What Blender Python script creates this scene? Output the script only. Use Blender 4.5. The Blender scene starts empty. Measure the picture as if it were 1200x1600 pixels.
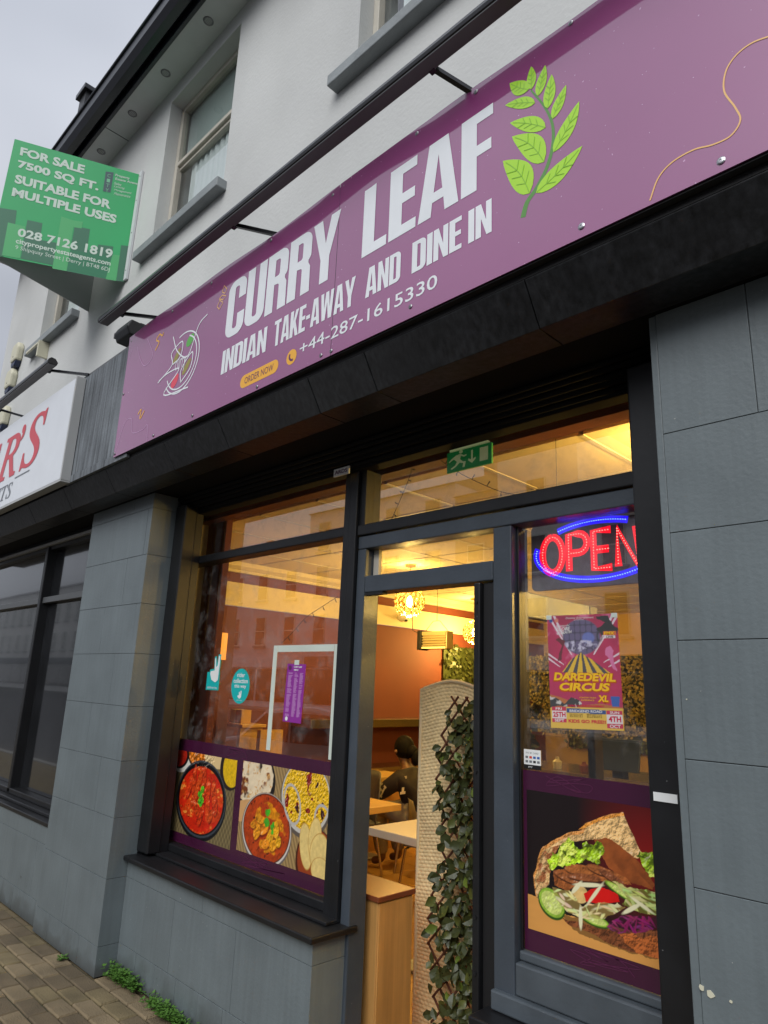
import bpy, bmesh, math, random
import numpy as np
from mathutils import Vector, Matrix
random.seed(7); rng = np.random.RandomState(7)
SC = bpy.context.scene
COL = SC.collection
# ---------------------------------------------------------------- camera, sky, sun, exposure
YAW, PITCH, ROLL = math.radians(45.463), math.radians(14.388), math.radians(2.261)
FPX = 1067.47
CAM = Vector((0.0, -1.93195, 1.6))
fw = Vector((-math.sin(YAW)*math.cos(PITCH), math.cos(YAW)*math.cos(PITCH), math.sin(PITCH)))
r0 = Vector((math.cos(YAW), math.sin(YAW), 0)); u0 = r0.cross(fw)
rt = r0*math.cos(ROLL) + u0*math.sin(ROLL); up = -r0*math.sin(ROLL) + u0*math.cos(ROLL)
cd = bpy.data.cameras.new('camera'); cam = bpy.data.objects.new('camera', cd); COL.objects.link(cam)
cd.sensor_fit = 'VERTICAL'; cd.sensor_height = 36.0; cd.lens = 36.0*FPX/1600
cd.clip_start = 0.05; cd.clip_end = 500
m3 = Matrix((rt, up, -fw)).transposed()
cam.matrix_world = Matrix.Translation(CAM) @ m3.to_4x4()
SC.camera = cam
W = bpy.data.worlds.new('World'); SC.world = W; W.use_nodes = True
nt = W.node_tree; nt.nodes.clear()
wo = nt.nodes.new('ShaderNodeOutputWorld'); bg = nt.nodes.new('ShaderNodeBackground')
sky = nt.nodes.new('ShaderNodeTexSky'); sky.sky_type = 'NISHITA'; sky.sun_disc = False
SUN_EL, SUN_AZ = math.radians(42), math.radians(158)   # azimuth clockwise from +y
sky.sun_elevation = SUN_EL; sky.sun_rotation = SUN_AZ
tc = nt.nodes.new('ShaderNodeTexCoord'); nz = nt.nodes.new('ShaderNodeTexNoise')
nz.inputs['Scale'].default_value = 1.6; nz.inputs['Detail'].default_value = 3; nz.inputs['Roughness'].default_value = .45
mp = nt.nodes.new('ShaderNodeMapping'); mp.inputs['Scale'].default_value = (1, 1, 2.2)
cr = nt.nodes.new('ShaderNodeValToRGB')                    # cloud deck tone
cr.color_ramp.elements[0].position = .3; cr.color_ramp.elements[0].color = (4.0, 4.25, 4.85, 1)
cr.color_ramp.elements[1].position = .7; cr.color_ramp.elements[1].color = (7.0, 7.3, 8.0, 1)
sp = nt.nodes.new('ShaderNodeSeparateXYZ'); el = nt.nodes.new('ShaderNodeMapRange')   # overcast: brighter overhead
el.inputs['From Min'].default_value = .45; el.inputs['From Max'].default_value = 1
el.inputs['To Min'].default_value = 1; el.inputs['To Max'].default_value = 1.9
sc_ = nt.nodes.new('ShaderNodeVectorMath'); sc_.operation = 'SCALE'
mx = nt.nodes.new('ShaderNodeMix'); mx.data_type = 'RGBA'; mx.inputs['Factor'].default_value = .93
bg.inputs['Strength'].default_value = .095
L = nt.links.new
L(tc.outputs['Generated'], mp.inputs[0]); L(mp.outputs[0], nz.inputs['Vector']); L(nz.outputs[0], cr.inputs[0])
L(tc.outputs['Generated'], sp.inputs[0]); L(sp.outputs['Z'], el.inputs['Value'])
L(cr.outputs[0], sc_.inputs[0]); L(el.outputs[0], sc_.inputs['Scale'])
L(sky.outputs[0], mx.inputs['A']); L(sc_.outputs[0], mx.inputs['B']); L(mx.outputs['Result'], bg.inputs['Color'])
L(bg.outputs[0], wo.inputs['Surface'])
sd = bpy.data.lights.new('sun', 'SUN'); so = bpy.data.objects.new('sun', sd); COL.objects.link(so)
sd.energy = 2.3; sd.angle = math.radians(45); sd.color = (1, .985, .96)
sdir = Vector((math.sin(SUN_AZ)*math.cos(SUN_EL), math.cos(SUN_AZ)*math.cos(SUN_EL), math.sin(SUN_EL)))
so.rotation_euler = sdir.to_track_quat('Z', 'Y').to_euler()
SC.view_settings.view_transform = 'Standard'; SC.view_settings.look = 'None'
SC.view_settings.exposure = 0; SC.view_settings.gamma = 1; SC.view_settings.use_curve_mapping = False
SC.cycles.max_bounces = 8; SC.cycles.transparent_max_bounces = 16; SC.cycles.caustics_reflective = False
SC.cycles.sample_clamp_indirect = 6

# ---------------------------------------------------------------- helpers
def S(r, g, b):
    f = lambda c: (c/255/12.92) if c/255 <= .04045 else ((c/255+.055)/1.055)**2.4
    return (f(r), f(g), f(b))
def at(px, py, x=None, y=None, z=None):
    """world point on a known plane that the photograph shows at (px, py)"""
    d = (px-600)*rt - (py-800)*up + FPX*fw
    t = (y-CAM.y)/d.y if y is not None else (x-CAM.x)/d.x if x is not None else (z-CAM.z)/d.z
    return CAM + t*d
MATS = {}
def mat(name, col=(.5, .5, .5), rough=.5, metal=0.0, spec=.5, coat=0.0, emit=None, estr=0.0, var=0.0, vscale=6.0,
        bump=0.0, bscale=40.0, streak=0.0, speck=0.0, speckcol=(.6, .6, .6), coat_ior=1.5, coat_rough=.06, wave=0.0, attr=None, dirt=0):
    m = bpy.data.materials.new(name); m.use_nodes = True; n = m.node_tree.nodes; l = m.node_tree.links.new
    p = n['Principled BSDF']
    p.inputs['Roughness'].default_value = rough; p.inputs['Metallic'].default_value = metal
    p.inputs['Specular IOR Level'].default_value = spec
    p.inputs['Coat Weight'].default_value = coat; p.inputs['Coat IOR'].default_value = coat_ior; p.inputs['Coat Roughness'].default_value = coat_rough
    p.inputs['Base Color'].default_value = (*col, 1)
    if emit: p.inputs['Emission Color'].default_value = (*emit, 1); p.inputs['Emission Strength'].default_value = estr
    g = n.new('ShaderNodeNewGeometry')
    cur = None
    if attr:
        a = n.new('ShaderNodeAttribute'); a.attribute_name = attr; cur = a.outputs['Color']
    def rgb(c):
        q = n.new('ShaderNodeRGB'); q.outputs[0].default_value = (*c, 1); return q.outputs[0]
    if cur is None and (var or streak or speck): cur = rgb(col)
    def mul(cur, fac_socket, lo, hi):
        r = n.new('ShaderNodeMapRange'); r.inputs['From Min'].default_value = .3; r.inputs['From Max'].default_value = .7
        r.inputs['To Min'].default_value = lo; r.inputs['To Max'].default_value = hi; l(fac_socket, r.inputs['Value'])
        v = n.new('ShaderNodeVectorMath'); v.operation = 'SCALE'; l(cur, v.inputs[0]); l(r.outputs[0], v.inputs['Scale'])
        return v.outputs[0]
    if var:
        t = n.new('ShaderNodeTexNoise'); t.inputs['Scale'].default_value = vscale; t.inputs['Detail'].default_value = 5; l(g.outputs['Position'], t.inputs['Vector'])
        cur = mul(cur, t.outputs[0], 1-var, 1+var)
    if streak:
        mpn = n.new('ShaderNodeMapping'); mpn.inputs['Scale'].default_value = (30, 30, 1.2); l(g.outputs['Position'], mpn.inputs[0])
        t = n.new('ShaderNodeTexNoise'); t.inputs['Scale'].default_value = 1.5; t.inputs['Detail'].default_value = 6; l(mpn.outputs[0], t.inputs['Vector'])
        cur = mul(cur, t.outputs[0], 1-streak, 1+streak)
    if speck:
        t = n.new('ShaderNodeTexNoise'); t.inputs['Scale'].default_value = 70; t.inputs['Detail'].default_value = 2; l(g.outputs['Position'], t.inputs['Vector'])
        r = n.new('ShaderNodeMapRange'); r.inputs['From Min'].default_value = .80-speck*.1; r.inputs['From Max'].default_value = .82-speck*.1; l(t.outputs[0], r.inputs['Value'])
        k = n.new('ShaderNodeMix'); k.data_type = 'RGBA'; l(r.outputs[0], k.inputs['Factor']); l(cur, k.inputs['A']); k.inputs['B'].default_value = (*speckcol, 1); cur = k.outputs['Result']
    if dirt:      # splash grime low on the wall
        sx = n.new('ShaderNodeSeparateXYZ'); l(g.outputs['Position'], sx.inputs[0]); t = n.new('ShaderNodeTexNoise'); t.inputs['Scale'].default_value = 7; t.inputs['Detail'].default_value = 6; l(g.outputs['Position'], t.inputs['Vector'])
        a_ = n.new('ShaderNodeMath'); a_.operation = 'MULTIPLY_ADD'; l(t.outputs[0], a_.inputs[0]); a_.inputs[1].default_value = .5; a_.inputs[2].default_value = -.13
        r = n.new('ShaderNodeMapRange'); l(sx.outputs['Z'], r.inputs['Value']); r.inputs['From Min'].default_value = 0; l(a_.outputs[0], r.inputs['From Max']); r.inputs['To Min'].default_value = .62; r.inputs['To Max'].default_value = 0
        k = n.new('ShaderNodeMix'); k.data_type = 'RGBA'; l(r.outputs[0], k.inputs['Factor']); l(cur, k.inputs['A']); k.inputs['B'].default_value = (.035, .032, .026, 1); cur = k.outputs['Result']
    if cur is not None: l(cur, p.inputs['Base Color'])
    nrm = None
    if bump:
        t = n.new('ShaderNodeTexNoise'); t.inputs['Scale'].default_value = bscale; t.inputs['Detail'].default_value = 6; l(g.outputs['Position'], t.inputs['Vector'])
        b = n.new('ShaderNodeBump'); b.inputs['Strength'].default_value = bump; b.inputs['Distance'].default_value = .01; l(t.outputs[0], b.inputs['Height']); nrm = b.outputs[0]
    if wave:
        t = n.new('ShaderNodeTexNoise'); t.inputs['Scale'].default_value = 1.7; t.inputs['Detail'].default_value = 1; l(g.outputs['Position'], t.inputs['Vector'])
        b = n.new('ShaderNodeBump'); b.inputs['Strength'].default_value = wave; b.inputs['Distance'].default_value = .05; l(t.outputs[0], b.inputs['Height'])
        if nrm: l(nrm, b.inputs['Normal'])
        nrm = b.outputs[0]
    if nrm: l(nrm, p.inputs['Normal']); l(nrm, p.inputs['Coat Normal'])
    MATS[name] = m; return m
def glassmat(name, tint=(1, 1, 1), ior=1.9, rough=0.0, dirt=.0, base=None):
    m = bpy.data.materials.new(name); m.use_nodes = True; n = m.node_tree.nodes; l = m.node_tree.links.new; n.clear()
    o = n.new('ShaderNodeOutputMaterial'); t = n.new('ShaderNodeBsdfTransparent'); t.inputs[0].default_value = (*tint, 1)
    g = n.new('ShaderNodeBsdfGlossy'); g.inputs['Roughness'].default_value = rough
    f = n.new('ShaderNodeFresnel'); f.inputs['IOR'].default_value = ior
    x = n.new('ShaderNodeMixShader'); gb = n.new('ShaderNodeNewGeometry'); iv_ = n.new('ShaderNodeMath'); iv_.operation = 'SUBTRACT'; iv_.inputs[0].default_value = 1; l(gb.outputs['Backfacing'], iv_.inputs[1]); mu = n.new('ShaderNodeMath'); mu.operation = 'MULTIPLY'; l(f.outputs[0], mu.inputs[0]); l(iv_.outputs[0], mu.inputs[1]); l(mu.outputs[0], x.inputs[0]); l(t.outputs[0], x.inputs[1]); l(g.outputs[0], x.inputs[2]); cur = x.outputs[0]
    gg = n.new('ShaderNodeNewGeometry')
    nn = n.new('ShaderNodeTexNoise'); nn.inputs['Scale'].default_value = .9; nn.inputs['Detail'].default_value = 1; l(gg.outputs['Position'], nn.inputs['Vector'])
    b = n.new('ShaderNodeBump'); b.inputs['Strength'].default_value = .05; b.inputs['Distance'].default_value = .03; l(nn.outputs[0], b.inputs['Height']); l(b.outputs[0], g.inputs['Normal'])
    if dirt:
        d = n.new('ShaderNodeBsdfDiffuse'); d.inputs[0].default_value = (.5, .5, .5, 1)
        t2 = n.new('ShaderNodeTexNoise'); t2.inputs['Scale'].default_value = 9; t2.inputs['Detail'].default_value = 8; t2.inputs['Roughness'].default_value = .7; l(gg.outputs['Position'], t2.inputs['Vector'])
        r = n.new('ShaderNodeMapRange'); r.inputs['From Min'].default_value = .5; r.inputs['From Max'].default_value = .8; r.inputs['To Max'].default_value = dirt; l(t2.outputs[0], r.inputs['Value'])
        y = n.new('ShaderNodeMixShader'); l(r.outputs[0], y.inputs[0]); l(cur, y.inputs[1]); l(d.outputs[0], y.inputs[2]); cur = y.outputs[0]
    l(cur, o.inputs['Surface']); MATS[name] = m; return m

def wloc(o):
    v = Vector((0, 0, 0))
    while o is not None: v += o.location; o = o.parent
    return v
def tag(o, label=None, cat=None, group=None, kind=None):
    if label: o['label'] = label
    if cat: o['category'] = cat
    if group: o['group'] = group
    if kind: o['kind'] = kind
    return o
def thing(name, label, cat, loc=(0, 0, 0), rz=0, group=None):
    o = bpy.data.objects.new(name, None); o.empty_display_size = .1; COL.objects.link(o); o.location = loc; o.rotation_euler = (0, 0, rz)
    return tag(o, label, cat, group)
class MB:
    def __init__(s): s.v = []; s.f = []
    def add(s, v, f):
        n = len(s.v); s.v += [tuple(map(float, p)) for p in v]; s.f += [tuple(n+i for i in q) for q in f]; return s
    def box(s, x0, x1, y0, y1, z0, z1):
        v = [(x, y, z) for z in (z0, z1) for y in (y0, y1) for x in (x0, x1)]
        return s.add(v, [(0, 2, 3, 1), (4, 5, 7, 6), (0, 1, 5, 4), (2, 6, 7, 3), (0, 4, 6, 2), (1, 3, 7, 5)])
    def prism(s, poly, axis, a, b):
        """poly of 2D points extruded along axis from a to b ('x': (y,z), 'y': (x,z), 'z': (x,y))"""
        k = {'x': lambda p, t: (t, p[0], p[1]), 'y': lambda p, t: (p[0], t, p[1]), 'z': lambda p, t: (p[0], p[1], t)}[axis]
        n = len(poly); v = [k(p, a) for p in poly] + [k(p, b) for p in poly]
        f = [tuple(range(n))[::-1], tuple(range(n, 2*n))] + [(i, (i+1) % n, n+(i+1) % n, n+i) for i in range(n)]
        return s.add(v, f)
    def tube(s, pts, r, n=8, closed=False):
        pts = [Vector(p) for p in pts]; m = len(pts); rr = r if isinstance(r, (list, tuple)) else [r]*m
        v = []; prev = None
        for i, p in enumerate(pts):
            a = pts[(i-1) % m] if closed or i > 0 else p; b = pts[(i+1) % m] if closed or i < m-1 else p
            d = (b-a).normalized()
            if prev is None: prev = d.orthogonal().normalized()
            e1 = (prev - d*prev.dot(d)).normalized(); prev = e1; e2 = d.cross(e1)
            v += [p + rr[i]*(math.cos(t)*e1 + math.sin(t)*e2) for t in [2*math.pi*k/n for k in range(n)]]
        f = [(i*n+k, i*n+(k+1) % n, ((i+1) % m)*n+(k+1) % n, ((i+1) % m)*n+k) for i in range(m if closed else m-1) for k in range(n)]
        if not closed: f += [tuple(range(n))[::-1], tuple((m-1)*n+k for k in range(n))]
        return s.add(v, f)
    def lathe(s, prof, c, n=20, axis='z'):
        v = []; m = len(prof)
        for r, h in prof:
            for k in range(n):
                a = 2*math.pi*k/n
                q = (r*math.cos(a), r*math.sin(a), h)
                if axis == 'y': q = (q[0], h, q[1])
                v.append((c[0]+q[0], c[1]+q[1], c[2]+q[2]))
        f = [(i*n+k, i*n+(k+1) % n, (i+1)*n+(k+1) % n, (i+1)*n+k) for i in range(m-1) for k in range(n)]
        f += [tuple(range(n))[::-1], tuple((m-1)*n+k for k in range(n))]
        return s.add(v, f)
    def quad(s, a, b, c, d): return s.add([a, b, c, d], [(0, 1, 2, 3)])
    def build(s, name, m, parent=None, bevel=0, smooth=False, label=None, cat=None, group=None, kind=None, base=None):
        me = bpy.data.meshes.new(name)
        off = wloc(parent) if parent is not None else Vector((0, 0, 0))
        V = np.array(s.v, float)
        if parent is None:
            off = Vector(base) if base else Vector(((V[:, 0].min()+V[:, 0].max())/2, (V[:, 1].min()+V[:, 1].max())/2, V[:, 2].min()))
        V = V - np.array(off)
        me.from_pydata([tuple(p) for p in V], [], s.f); me.update()
        bm = bmesh.new(); bm.from_mesh(me); bmesh.ops.recalc_face_normals(bm, faces=bm.faces); bm.to_mesh(me); bm.free()
        if smooth:
            for p in me.polygons: p.use_smooth = True
        o = bpy.data.objects.new(name, me); COL.objects.link(o)
        if m is not None: me.materials.append(MATS[m] if isinstance(m, str) else m)
        if parent is not None: o.parent = parent
        else: o.location = off
        if bevel:
            b = o.modifiers.new('bevel', 'BEVEL'); b.width = bevel; b.segments = 2; b.limit_method = 'ANGLE'
            b.harden_normals = False
        return tag(o, label, cat, group, kind)
def B(x0, x1, y0, y1, z0, z1): return MB().box(x0, x1, y0, y1, z0, z1)
def proto(mb, m):
    o = mb.build('proto', m, base=(0, 0, 0)); d = o.data; bpy.data.objects.remove(o); return d
def inst(name, me, parent, loc, rot=(0, 0, 0), sc=None):
    o = bpy.data.objects.new(name, me); COL.objects.link(o); o.parent = parent; o.location = Vector(loc)-wloc(parent); o.rotation_euler = rot
    if sc: o.scale = (sc,)*3
    return o
def copy_tree(o, parent=None):
    c = o.copy(); COL.objects.link(c); c.parent = parent
    for ch in o.children: copy_tree(ch, c)
    return c
# ---- lettering
def arc(cx, cy, r, a0, a1, n=7): return [(cx+r*math.cos(math.radians(a0+(a1-a0)*i/n)), cy+r*math.sin(math.radians(a0+(a1-a0)*i/n))) for i in range(n+1)]
def heavy(ch):
    w, s, R, r = .46, .178, .17, .04
    if ch == 'C': return w, [[(w, .63), *arc(w-R, 1-R, R, 0, 90), *arc(R, 1-R, R, 90, 180), *arc(R, R, R, 180, 270), *arc(w-R, R, R, 270, 360), (w, .37), (w-s, .37), *arc(w-s-r, .13+r, r, 0, -90), *arc(s+r, .13+r, r, 270, 180), *arc(s+r, .87-r, r, 180, 90), *arc(w-s-r, .87-r, r, 90, 0), (w-s, .63)]]
    if ch == 'U': return w, [[(0, 1), *arc(R, R, R, 180, 270), *arc(w-R, R, R, 270, 360), (w, 1), (w-s, 1), *arc(w-s-r, .13+r, r, 0, -90), *arc(s+r, .13+r, r, 270, 180), (s, 1)]]
    if ch == 'R': return w, [[(0, 0), (0, 1), *arc(w-R, 1-R, R, 90, 0), *arc(w-.1, .6, .1, 0, -60), (w-.05, .47), (w-.01, .4), (w, 0), (w-s, 0), *arc(w-s-r, .4, r, 0, 90), (s, .45), (s, 0)], [(s, .58), (s, .86), *arc(w-s-r, .86-r, r, 90, 0), *arc(w-s-r, .58+r, r, 0, -90)]]
    if ch == 'D': return w, [[(0, 0), (0, 1), *arc(w-R, 1-R, R, 90, 0), *arc(w-R, R, R, 0, -90)], [(s, .13), (s, .87), *arc(w-s-r, .87-r, r, 90, 0), *arc(w-s-r, .13+r, r, 0, -90)]]
    if ch == 'Y': return .5, [[(-.01, 1), (.165, 1), (.25, .6), (.335, 1), (.51, 1), (.333, .37), (.333, 0), (.167, 0), (.167, .37)]]
    if ch == 'L': return .36, [[(0, 0), (0, 1), (s, 1), (s, .14), (.36, .14), (.36, 0)]]
    if ch == 'E': return .37, [[(0, 0), (0, 1), (.37, 1), (.37, .86), (s, .86), (s, .58), (.35, .58), (.35, .44), (s, .44), (s, .14), (.37, .14), (.37, 0)]]
    if ch == 'F': return .36, [[(0, 0), (0, 1), (.36, 1), (.36, .86), (s, .86), (s, .57), (.34, .57), (.34, .43), (s, .43), (s, 0)]]
    if ch == 'A': return .5, [[(0, 0), (.13, 1), (.37, 1), (.5, 0), (.335, 0), (.32, .18), (.18, .18), (.165, 0)], [(.196, .31), (.25, .8), (.304, .31)]]
    if ch == 'I': return s, [[(0, 0), (0, 1), (s, 1), (s, 0)]]
    if ch == 'N': return w, [[(0, 0), (0, 1), (s-.02, 1), (w-s+.02, .45), (w-s+.02, 1), (w, 1), (w, 0), (w-s+.03, 0), (s-.02, .55), (s-.02, 0)]]
    if ch == 'T': return .42, [[(.1275, 0), (.1275, .86), (0, .86), (0, 1), (.42, 1), (.42, .86), (.2925, .86), (.2925, 0)]]
    if ch == 'K': return .48, [[(0, 0), (0, 1), (s, 1), (s, .6), (.3, 1), (.47, 1), (.31, .56), (.49, 0), (.315, 0), (.21, .36), (s, .27), (s, 0)]]
    if ch == 'W': return .68, [[(.09, 0), (-.0, 1), (.155, 1), (.195, .4), (.26, 1), (.42, 1), (.485, .4), (.525, 1), (.68, 1), (.59, 0), (.42, 0), (.34, .62), (.26, 0)]]
    if ch == '-': return .22, [[(0, .38), (0, .52), (.22, .52), (.22, .38)]]
    return .2, []
def curve_mesh(c):
    o = bpy.data.objects.new('tmp', c); COL.objects.link(o)
    dg = bpy.context.evaluated_depsgraph_get(); me = bpy.data.meshes.new_from_object(o.evaluated_get(dg))
    V = np.array([v.co[:2] for v in me.vertices], float).reshape(-1, 2); F = [tuple(p.vertices) for p in me.polygons]
    bpy.data.objects.remove(o); bpy.data.curves.remove(c); bpy.data.meshes.remove(me); return V, F
def poly2d(polys):
    c = bpy.data.curves.new('p', 'CURVE'); c.dimensions = '2D'; c.fill_mode = 'BOTH'
    for q in polys:
        s = c.splines.new('POLY'); s.points.add(len(q)-1); s.use_cyclic_u = True
        for i, p in enumerate(q): s.points[i].co = (p[0], p[1], 0, 1)
    return curve_mesh(c)
def font2d(s, off=0, shear=0):
    c = bpy.data.curves.new('t', 'FONT'); c.body = s; c.size = 1; c.offset = off; c.shear = shear; c.resolution_u = 3
    return curve_mesh(c)
def letters(s, mapf, m, parent, name='lettering', style='font', off=0, shear=0, rect=(0, 1, 0, 1), sep=False, kern=.05):
    """flat print: the words of s fitted to rect (u0,u1,v0,v1), then carried onto its surface by mapf(u, v)"""
    out = []
    if style == 'heavy':
        x = 0; items = []
        for ch in s:
            w, P = heavy(ch)
            if P: items.append([[(x+a, b) for a, b in q] for q in P])
            x += w+kern
        W_ = x-kern; sx = (rect[1]-rect[0])/W_; sz = (rect[3]-rect[2])
        groups = [poly2d(i) for i in items] if sep else [poly2d([q for i in items for q in i])]
        conv = lambda V: [(rect[0]+p[0]*sx, rect[2]+p[1]*sz) for p in V]
    else:
        V, F = font2d(s, off, shear); groups = [(V, F)]
        a, b = V.min(0), V.max(0)
        conv = lambda V: [(rect[0]+(p[0]-a[0])/(b[0]-a[0])*(rect[1]-rect[0]), rect[2]+(p[1]-a[1])/(b[1]-a[1])*(rect[3]-rect[2])) for p in V]
    for V, F in groups:
        mb = MB(); mb.add([mapf(*p) for p in conv(V)], F)
        o = mb.build(name, m, parent); out.append(o)
    return out
def flat(polys, mapf, m, parent, name):
    V, F = poly2d(polys); return MB().add([mapf(*p) for p in V], F).build(name, m, parent)
def ribbon(pts, w):
    """thin 2D line as a polygon strip"""
    P = [np.array(p, float) for p in pts]; l = []; r = []
    for i in range(len(P)):
        d = P[min(i+1, len(P)-1)]-P[max(i-1, 0)]; d = d/(np.linalg.norm(d)+1e-9); n = np.array([-d[1], d[0]])*w/2
        l.append(P[i]+n); r.append(P[i]-n)
    return l, r
def line2d(lines, w, mapf, m, parent, name):
    mb = MB()
    for li, pts in enumerate(lines):
        l, r = ribbon(pts, w); n = len(l)
        mb.add([Vector(mapf(*p))-Vector((0, li*.00012, 0)) for p in l]+[Vector(mapf(*p))-Vector((0, li*.00012, 0)) for p in r], [(i, i+1, n+i+1, n+i) for i in range(n-1)])
    return mb.build(name, m, parent)
def smooth2(pts, n=8):
    P = [np.array(p, float) for p in pts]; P = [2*P[0]-P[1]]+P+[2*P[-1]-P[-2]]; out = []
    for i in range(1, len(P)-2):
        for k in range(n):
            t = k/n; out.append(.5*((2*P[i])+(-P[i-1]+P[i+1])*t+(2*P[i-1]-5*P[i]+4*P[i+1]-P[i+2])*t*t+(-P[i-1]+3*P[i]-3*P[i+1]+P[i+2])*t**3))
    out.append(P[-2]); return out
def plane(y): return lambda u, v: (u, y, v)
# ---------------------------------------------------------------- materials
mat('render_wall', (.58, .59, .58), .85, var=.10, vscale=1.1, bump=.2, bscale=45)
mat('render_wall_far', (.78, .77, .75), .9, var=.15, vscale=.6)
mat('far_wall_lilac', (.74, .69, .72), .9, var=.12, vscale=.5)
mat('far_wall_brick', (.40, .27, .22), .9, var=.2, vscale=2)
mat('grey_paint', (.140, .168, .180), .42, dirt=1, var=.10, vscale=3.5, bump=.12, bscale=70, streak=.06, speck=.25, speckcol=(.4, .4, .38))
mat('joint_dark', (.03, .034, .038), .7); mat('joint_grey', (.07, .078, .082), .7); mat('black_soffit', (.003, .003, .0033), .8, spec=.2)
mat('grey_trim', (.075, .09, .105), .38, var=.12, vscale=9, bump=.12, bscale=50, speck=.2, speckcol=(.3, .3, .3))
mat('frame_grey', (.055, .068, .085), .33, var=.12, vscale=7, bump=.10, bscale=60, speck=.25, speckcol=(.3, .3, .3))
mat('black_paint', (.009, .0095, .011), .40, var=.3, vscale=6, bump=.06, bscale=30, speck=.25, speckcol=(.2, .2, .2))
mat('black_tile', (.010, .0105, .012), .42, var=.45, vscale=9, streak=.95, bump=.2, bscale=30)
mat('black_matte', (.006, .006, .007), .6)
mat('slate', (.135, .15, .165), .6, streak=.55, var=.25, vscale=4, bump=.3, bscale=50)
mat('purple_sign', S(142, 46, 116), .35, coat=1.0, coat_ior=2.15, coat_rough=.04, var=.06, vscale=1.5, speck=.75, speckcol=S(205, 150, 195), wave=.05)
mat('sign_white', S(232, 236, 240), .35, coat=.6, coat_ior=1.6, var=.04, wave=.1)
mat('sign_pale_line', S(205, 165, 205), .4)
mat('leaf_green', S(172, 226, 40), .35, coat=.5); mat('leaf_vein', S(138, 195, 55), .4); mat('leaf_stem', S(95, 150, 75), .4)
mat('yellow_print', S(240, 175, 45), .4, coat=.4); mat('orange_line', S(240, 190, 120), .4); mat('red_print', S(225, 75, 95), .4)
mat('green_print', S(95, 175, 80), .4); mat('olive_print', S(150, 140, 70), .4); mat('purple_ink', S(95, 40, 90), .4)
mat('steel', (.45, .45, .47), .3, metal=1.0); mat('dull_steel', (.3, .3, .31), .45, metal=1.0)
mat('rail_black', (.012, .012, .014), .25, var=.3, vscale=12); mat('rail_grey', (.09, .095, .10), .4)
mat('gutter', (.012, .014, .02), .3); mat('soffit', (.60, .62, .62), .6, var=.04)
mat('roof_slate', (.05, .05, .055), .7, var=.3)
mat('sill_grey', (.26, .285, .295), .6, var=.12, bump=.3); mat('window_timber', (.52, .49, .42), .6, var=.1)
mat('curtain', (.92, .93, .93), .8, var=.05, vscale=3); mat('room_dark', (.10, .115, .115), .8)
mat('reflected_sky_teal', (.52, .57, .555), .8, var=.06); mat('reveal', (.42, .42, .41), .8, var=.05)
mat('board_green', S(46, 172, 102), .4, var=.04, vscale=3, coat=.3); mat('board_dark', S(62, 118, 92), .4); mat('board_light', S(82, 178, 112), .4); mat('board_mid', S(48, 125, 90), .4)
mat('board_slate', S(70, 95, 98), .4); mat('board_text', S(205, 222, 210), .5); mat('board_faint', S(120, 190, 150), .5)
mat('board_back', (.40, .40, .42), .6); mat('batten', (.66, .68, .70), .5)
mat('neighbour_white', S(222, 226, 232), .4, coat=.5, coat_ior=1.7, var=.03, wave=.1); mat('neighbour_edge', (.42, .43, .43), .5)
mat('neighbour_red', S(205, 55, 70), .35); mat('neighbour_grey', S(120, 125, 132), .45)
mat('alarm_cream', (.62, .60, .46), .5); mat('alarm_blue', (.02, .03, .07), .4)
mat('paver', (.165, .128, .066), .85, var=.28, vscale=5, bump=.7, bscale=120, speck=.35, speckcol=(.32, .29, .22))
mat('paver_b', (.12, .090, .052), .85, var=.28, vscale=5, bump=.7, bscale=120)
mat('paver_c', (.20, .152, .088), .85, var=.25, vscale=5, bump=.7, bscale=120)
mat('paving_sand', (.05, .055, .022), .95, bump=.6, var=.3); mat('asphalt', (.05, .05, .052), .85, bump=.5); mat('kerb_stone', (.25, .25, .24), .8)
mat('ground_far', (.09, .09, .085), .9)
mat('weed', (.07, .17, .02), .6); mat('weed_dark', (.035, .10, .015), .6)
mat('vinyl_purple', S(66, 22, 52), .25, coat=.6, var=.08, vscale=6); mat('vinyl_line', S(92, 40, 74), .3)
mat('print', (.5, .5, .5), .35, attr='Col', coat=.35)
mat('teal', S(20, 178, 178), .45); mat('white_print', (.8, .82, .82), .5); mat('white_frame', S(205, 215, 205), .5, var=.06)
mat('menu_purple', S(140, 45, 150), .5); mat('menu_text', S(215, 165, 220), .5)
mat('card_blue', S(40, 90, 170), .5); mat('card_red', S(210, 60, 40), .5); mat('card_grey', S(110, 115, 120), .5)
mat('poster_white', (.75, .73, .72), .5); mat('poster_gold', S(240, 190, 40), .45); mat('poster_orange', S(190, 90, 25), .5)
mat('poster_red', S(200, 30, 70), .5); mat('poster_blue', S(30, 80, 145), .5); mat('poster_ink', S(60, 45, 30), .6)
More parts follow.
